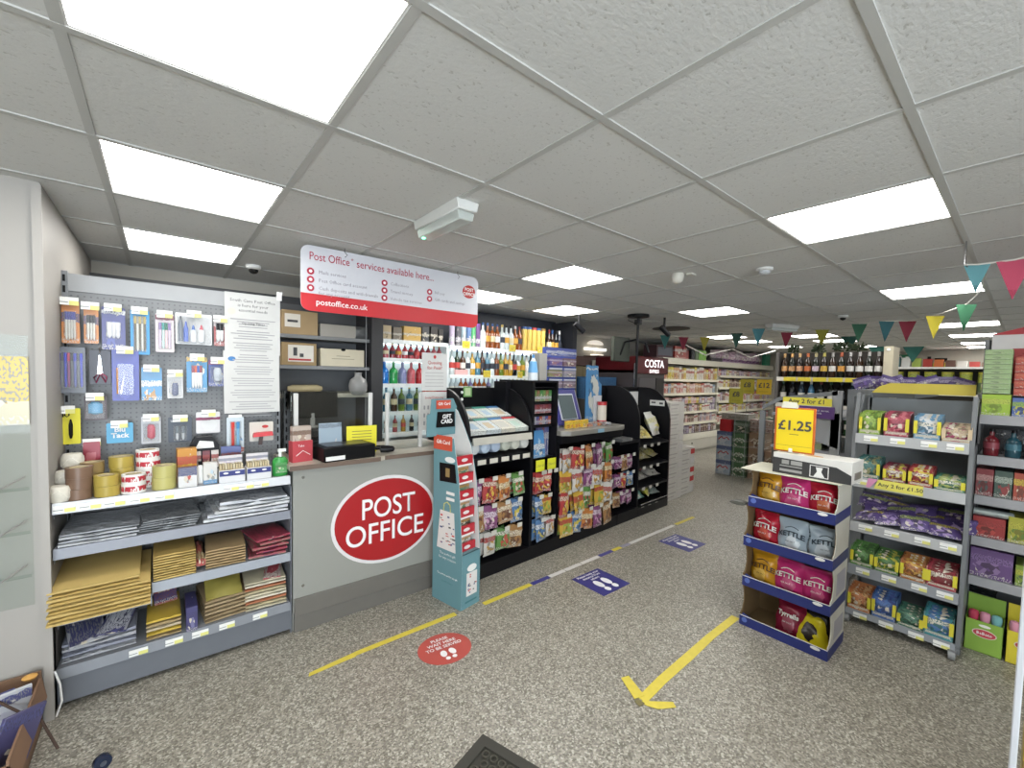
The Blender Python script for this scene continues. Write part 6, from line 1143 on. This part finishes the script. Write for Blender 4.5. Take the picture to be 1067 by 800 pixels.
for i in range(4): CK.put(f'pale green drinks case, {pl(i,4)} of the rear stack', 'case', PZ.at(.6, .5, i*.245), RX, 'pale green drinks cases', {'case': pk('7a9a7a', 'c8d0c0', '4a6a4a', i, z0=.4, z1=.6), 'name_swoosh': mat('c9c8b0')})
for i in range(6): pbox('small_case', f'pinkish tinned pack, {nth(i)} on the rear drinks stacks', 'case', *PZ.at(.52+(i % 3)*.12, .2)[:2], .77+(i//3)*.1, .11, .12, .095, pk('b09088', 'd8c8c0', '7a5a54', i), RX, 'tinned packs on the drinks stacks')

# ---------------------------------------------------------------- far end wall fixtures
t = thing('far_chiller_shelving', 'white far shelving of green and yellow goods under the exit sign', 'shelving unit', (11.4, 1.15, 0), RX)
part('top_shelf', G().box(0, 1.7, 0, .5, 1.93, 1.97), WHITE, t); part('end_panel', G().box(1.66, 1.72, -.01, .5, 0, 1.97), mat('d8d6d0'), t); part('back_panel', G().box(0, 1.7, .5, .52, 0, 1.93), mat('3a3632', .6), t); part('shelf', G().box(0, 1.66, .02, .5, 1.38, 1.42).box(0, 1.66, .02, .5, .9, .94), CREAM, t); part('base', G().box(0, 1.66, .02, .5, 0, .4), CREAM, t)
FF = Frame(11.4, 1.15, RX)
for i in range(6): TBX.put(f'large green and yellow drum, {nth(i)} on the far shelving', 'drum', FF.at(.14+i*.26, .2, 1.421), RX, 'green and yellow drums', {'tube': pk('2f4a2a', 'a8b82c', '7a9a2a', i, z0=.6, z1=1), 'lid': mat('9a962c')}, (2.6, 2.6, 1.5))
for i in range(9): pbox('far_packet', f'{["teal", "white", "lime", "red", "orange", "brown", "white", "red", "tan"][i]} packet on top of the far white shelving, {nth(i)} along', 'packet', *FF.at(.1+i*.17, .2)[:2], 1.971, .14, .14, .22-.016*i, mat(['4a7a80', 'dcdcd8', '9fb84a', 'b5342c', 'c9602c', '5a3a30', 'd8d4cc', 'b03a34', '8a6a5a'][i], .5), RX)
t = thing('green_fridge', 'tall white framed fridge with green goods at the far end', 'fridge', (11.3, -.65, 0), RX); part('cabinet', G().box(0, .7, .0, .6, 0, 2.1), mat('1f3a2a', .4), t); part('frame', G().box(-.06, 0, -.02, .6, 0, 2.14).box(.7, .76, -.02, .6, 0, 2.14).box(0, .7, -.02, .6, 2.08, 2.14), WHITE, t); part('glass_door', G().box(0, .7, -.02, -.01, .1, 2.08), clear('fridge_glass', 'e0f0e4', .2), t)
for k in range(4): part('shelf_goods', G().box(.04, .66, -.008, -.0005, .3+k*.45, .55+k*.45), pk('2f6a3a', 'a8b83a', '1f4a2a', k), t)
t = thing('exit_sign', 'small green running figure sign on the far wall', 'exit sign', (12.48, 1.2, 2.22), RX); part('panel', G().box(0, .3, 0, .01, -.05, .07), mat('2f8a5a'), t); part('figure', G().prism([(.05, -.03), (.08, .0), (.11, -.03), (.12, .0), (.1, .05), (.06, .04)], -.002, 0), WHITE, t); part('arrow', G().prism([(.18, 0), (.24, 0), (.24, -.02), (.27, .01), (.24, .04), (.24, .02), (.18, .02)], -.002, 0), WHITE, t)
t = thing('far_camera_sign', 'small yellow and black wall sign beside the exit sign', 'sign', (12.48, .55, 2.0), RX); part('panel', G().box(0, .25, 0, .01, 0, .1), mat('c9b83a'), t); part('black_symbol', G().box(.02, .22, -.002, 0, .12, .2).box(-.1, -.04, -.004, .008, .18, .24), BLACK, t)

# ================================================================ FLOOR MARKINGS
t = solid('yellow_tape', G().prism([(-.45, 1.466), (-.2, 1.476), (-.2, 1.482), (.47, 1.483), (.47, 1.523), (-.18, 1.518), (-.2, 1.515), (-.44, 1.492)], .0005, .0022, 'z'), mat('dcc53a', .45, scale=30, var=.15), 'frayed yellow floor tape along the grey counter', 'floor tape')
TAPES = [(.69, 1.14, 'dcc53a', 'yellow floor tape piece just past the teal stand'), (1.15, 1.34, '2f2f7c', 'blue floor tape piece after the yellow piece'), (1.345, 1.52, 'd8d4d0', 'white floor tape piece, first of the long white line'), (1.53, 1.72, 'd8d4d0', 'white floor tape piece, second of the long white line'), (1.73, 1.97, 'd8d4d0', 'white floor tape piece, third of the long white line'), (1.98, 2.17, '34347e', 'blue floor tape piece beside the small yellow piece'), (2.175, 2.3, 'd6bf36', 'short yellow floor tape piece between blue and white'), (2.31, 2.44, '8a88a0', 'greyish blue floor tape piece'), (2.45, 3.27, 'dad8d2', 'long white curved floor tape strip by the bread rack'), (3.32, 3.73, 'd0ba36', 'farthest yellow floor tape strip')]
for x0, x1, c, lab in TAPES:
    y0 = 1.49+(x0-.7)*.019; y1 = 1.49+(x1-.7)*.019
    solid('floor_tape', G().prism([(x0, y0-.02), (x1, y1-.02), (x1, y1+.02), (x0, y0+.02)], .0005, .002, 'z'), mat(c, .45, scale=30, var=.1), lab, 'floor tape')
YT = mat('dcc53a', .45, scale=30, var=.12)
t = thing('floor_arrow', 'yellow tape arrow on the floor pointing toward the door', 'floor arrow')
HS1 = [(.845, .452), (.892, .437), (.835, .302), (.775, .32)]; HS2 = [(.785, .258), (.78, .30), (.91, .19), (.89, .162), (.81, .212)]
g = G(); P = [(1.954, .328), (1.6, .333), (1.3, .318), (1.0, .31), (.80, .292)]
top = [(x, y+.026+rnd.uniform(-.003, .003)) for x, y in P]; bot = [(x, y-.026+rnd.uniform(-.003, .003)) for x, y in P[::-1]]
part('shaft', g.prism((top+bot)[::-1], .0005, .002, 'z'), YT, t)
part('head_strip', G().prism(HS1, .002, .0035, 'z'), YT, t); part('head_strip', G().prism(HS2, .0022, .0037, 'z'), YT, t); part('scuff', G().prism([(.75, .275), (.79, .27), (.79, .31), (.76, .31)], .0035, .0042, 'z'), mat('6a6038', .6), t)
NAVY = mat('2b2b74', .4)
foot = lambda cx, cy, a=1, r=0: [ellip(cx, cy, .034*a, .022*a, 16, r), ellip(cx, cy, .02, .016, 14, r)]
for i, (x0, x1, y0, y1) in enumerate(((1.45, 1.775, 1.045, 1.365), (2.745, 3.03, 1.07, 1.385))):
    t = thing('floor_sticker', ['blue distancing floor sticker with white footprints, nearer one', 'blue distancing floor sticker with white footprints, farther one by the bread rack'][i], 'floor sticker', ((x0+x1)/2, (y0+y1)/2, 0), 0)
    part('panel', G().box(-.16, .16, -.16, .16, .0006, .0018), NAVY, t)
    for k, s_ in enumerate(('Please keep your', 'distance from', 'others')[:3]):
        o = part('lettering', txt(s_, .036, .0004), PUREWHITE, t, (0, .125-k*.0, .0019)); o.rotation_euler = (R(-90), 0, 0); o.location = (0, -.09-k*.0+.22-k*.036-.0, .0035); 
    for sx_ in (-1, 1):
        part('footprint', G().prism(ellip(sx_*.045, -.02, .03, .055, 18), .002, .003, 'z').prism(ellip(sx_*.045, -.105, .024, .028, 16), .002, .003, 'z'), PUREWHITE, t)
t = thing('floor_sticker', 'round red please wait sticker with white footprints before the counter', 'floor sticker', (.232, 1.237, 0), R(-6)); part('disc', G().prism(ellip(0, 0, .158, .14, 40), .0006, .0018, 'z'), mat('b5433a', .45), t)
for k, s_ in enumerate(('PLEASE', 'WAIT HERE', 'TO BE SERVED')): o = part('lettering', txt(s_, .034, .0006), PUREWHITE, t); o.rotation_euler = (R(-90), 0, 0); o.location = (0, .083-k*.036, .0035)
for sx_ in (-1, 1): part('footprint', G().prism(ellip(sx_*.027, -.045, .019, .028, 16, sx_*.15), .002, .003, 'z').prism(ellip(sx_*.02, -.092, .014, .013, 14), .002, .003, 'z'), PUREWHITE, t)
# rubber mat with holes
t = thing('rubber_mat', 'black rubber mat with round holes at the bottom picture edge', 'mat', (.051, .604, 0), R(-72.5)); 
m, n, l, b = newmat('holed_rubber'); b.inputs['Roughness'].default_value = .8
tc = n.new('ShaderNodeTexCoord'); vm = n.new('ShaderNodeVectorMath'); vm.operation = 'SCALE'; vm.inputs['Scale'].default_value = 28; l.new(tc.outputs['Object'], vm.inputs[0])
l.new(_mix(n, l, .5, hx('2c2b26'), hx('34322c')), b.inputs['Base Color'])
g = G(); g.box(0, .9, -.7, 0, 0, .006).box(0, .9, -.045, 0, .006, .016).box(0, .045, -.7, -.045, .006, .016).box(.86, .9, -.7, -.045, .006, .016)
part('base', g, m, t); g = G()
for i in range(20):
    for j in range(14):
        x = .07+i*.04+(.02 if j % 2 else 0); y = -.07-j*.042; n_ = 12; vs = []; 
        for r_, z_ in ((.0175, .006), (.0175, .015), (.0125, .015), (.0125, .006)): vs += [(x+r_*math.cos(2*math.pi*q/n_), y+r_*math.sin(2*math.pi*q/n_), z_) for q in range(n_)]
        g.add(vs, [(a*n_+q, a*n_+(q+1) % n_, (a+1)*n_+(q+1) % n_, (a+1)*n_+q) for a in range(3) for q in range(n_)])
part('hole_rims', g, mat('3b382f', .7), t)
t = thing('rubber_puck', 'small dark blue rubber wheel lying at the lower picture edge', 'castor', (-1.225, 1.41, 0), R(20))
part('hub', G().cyl((0, -.016, .03), .032, .01, 12, axis='y'), mat('3a3f4a', .4), t); part('tyre', G().lathe([(.012, -.014), (.028, -.012), (.03, 0), (.028, .012), (.012, .014)], 18, (0, 0, .03), axis='y'), mat('1c2233', .25), t)

# ================================================================ BUNTING
def flag(x, y, z, c, w, h, rz, label, tw=0):
    g = G(); vs = []; n = 4
    for j in range(n+1):
        f = 1-j/n
        for i in (-1, 0, 1): vs.append((i*w/2*f, .01*math.sin(j*1.3+tw)*(1-abs(i))+.012*tw*j/n, -h*j/n))
    fs = [(j*3+i, j*3+i+1, (j+1)*3+i+1, (j+1)*3+i) for j in range(n) for i in (0, 1)]
    g.add(vs, fs+[], 0, True); v2 = [(a, b_+.0015, c_) for a, b_, c_ in vs]; g.add(v2, [f[::-1] for f in fs], 0, True)
    return solid('bunting_flag', g, mat(c, .8), label, 'flag', (x, y, z), rz, 'bunting flags')
FL = [(4.68, 2.57, 'teal', '1d4a46'), (5.09, 2.51, 'crimson', '6e1a2a'), (5.27, 2.27, 'yellow', '857a22'), (5.0, 1.70, 'dark green', '17332a'), (4.61, 1.28, 'blue teal', '1f4a52'), (5.25, 1.18, 'crimson', '6e1a2a'), (5.15, .77, 'yellow', '827f24'), (4.78, .34, 'green', '1f4a35'), (4.68, .10, 'teal', '1e4850'), (4.8, -.04, 'crimson', '6e1a2a'), (4.5, -.27, 'yellow', 'b0a026'), (3.85, -.51, 'light green', '3f8058')]
FD = ['above the coffee machine', 'above the shelving crate', 'over the roll packs', 'over the far lights', 'over the drinks stacks', 'left of the wine rack top', 'over the wine rack middle', 'over the wine rack end', 'above the pale wine column', 'between the wine column and far lights', 'in front of the far lights', 'nearest the big right light']
for i, (x, y, nm, c) in enumerate(FL): flag(x, y, 2.235, c, .145, .21 if i not in (7,) else .2, R(-60+6*(i % 3)), f'{nm} bunting flag {FD[i]}', tw=.5*(i % 3))
solid('bunting_garland', G().tube([(4.4, 3.0, 2.33)]+[(x, y, 2.236) for x, y, _, _ in FL]+[(3.6, -.6, 2.30), (3.35, -.63, 2.372)], .004, 5), mat('c9c6bc', .8), 'pale bunting cord strung from the coffee machine to the ceiling hook', 'cord')
FL2 = [(2.33, -.645, 'teal', '4a8088', 'hanging from the ceiling hook'), (2.34, -.775, 'large crimson', 'a8364e', 'at the picture edge')]
for i, (x, y, nm, c, d) in enumerate(FL2): flag(x, y, 2.245, c, .10+.03*i, .15+.05*i, R(-80), f'{nm} bunting flag {d}', tw=.2)
solid('bunting_garland', G().tube([(2.31, -.60, 2.247), (2.33, -.65, 2.243), (2.34, -.775, 2.246), (2.36, -.95, 2.29), (2.4, -1.2, 2.372)], .004, 5), mat('c9c6bc', .8), 'short pale bunting cord at the near ceiling edge', 'cord')
solid('ceiling_hook', G().tube([(2.31, -.6, 2.38), (2.31, -.6, 2.25), (2.33, -.61, 2.235)], .004, 5), CHROME, 'thin wire hook holding the teal and crimson flags', 'hook')
for x, y, nm in ((9.5, 1.0, 'dim dark green'), (9.8, .55, 'dim teal')): flag(x, y, 2.3, '2f6a60', .3, .3, R(-80), f'{nm} bunting flag far beyond the wine rack')
flag(7.0, .9, 2.3, '2f5f55', .22, .2, R(-80), 'small dark green bunting flag behind the yellow flag') 
solid('bunting_garland', G().tube([(6.8, 1.1, 2.37), (7.0, .9, 2.301), (7.4, 1.0, 2.36), (9.2, 1.4, 2.372), (9.5, 1.0, 2.301), (9.8, .55, 2.301), (10, 0, 2.372)], .004, 5), mat('c9c6bc', .8), 'faint bunting cord near the exit sign', 'cord')
g = G().tube([(6.8, 3.5, 2.31), (7.6, 3.4, 2.1), (8.6, 3.3, 2.28), (9.3, 3.2, 2.12), (10.2, 3.0, 2.32)], .012, 6)
solid('white_garland', g, mat('cfcdc2', .7), 'white looped garland over the pink roll packs', 'garland')
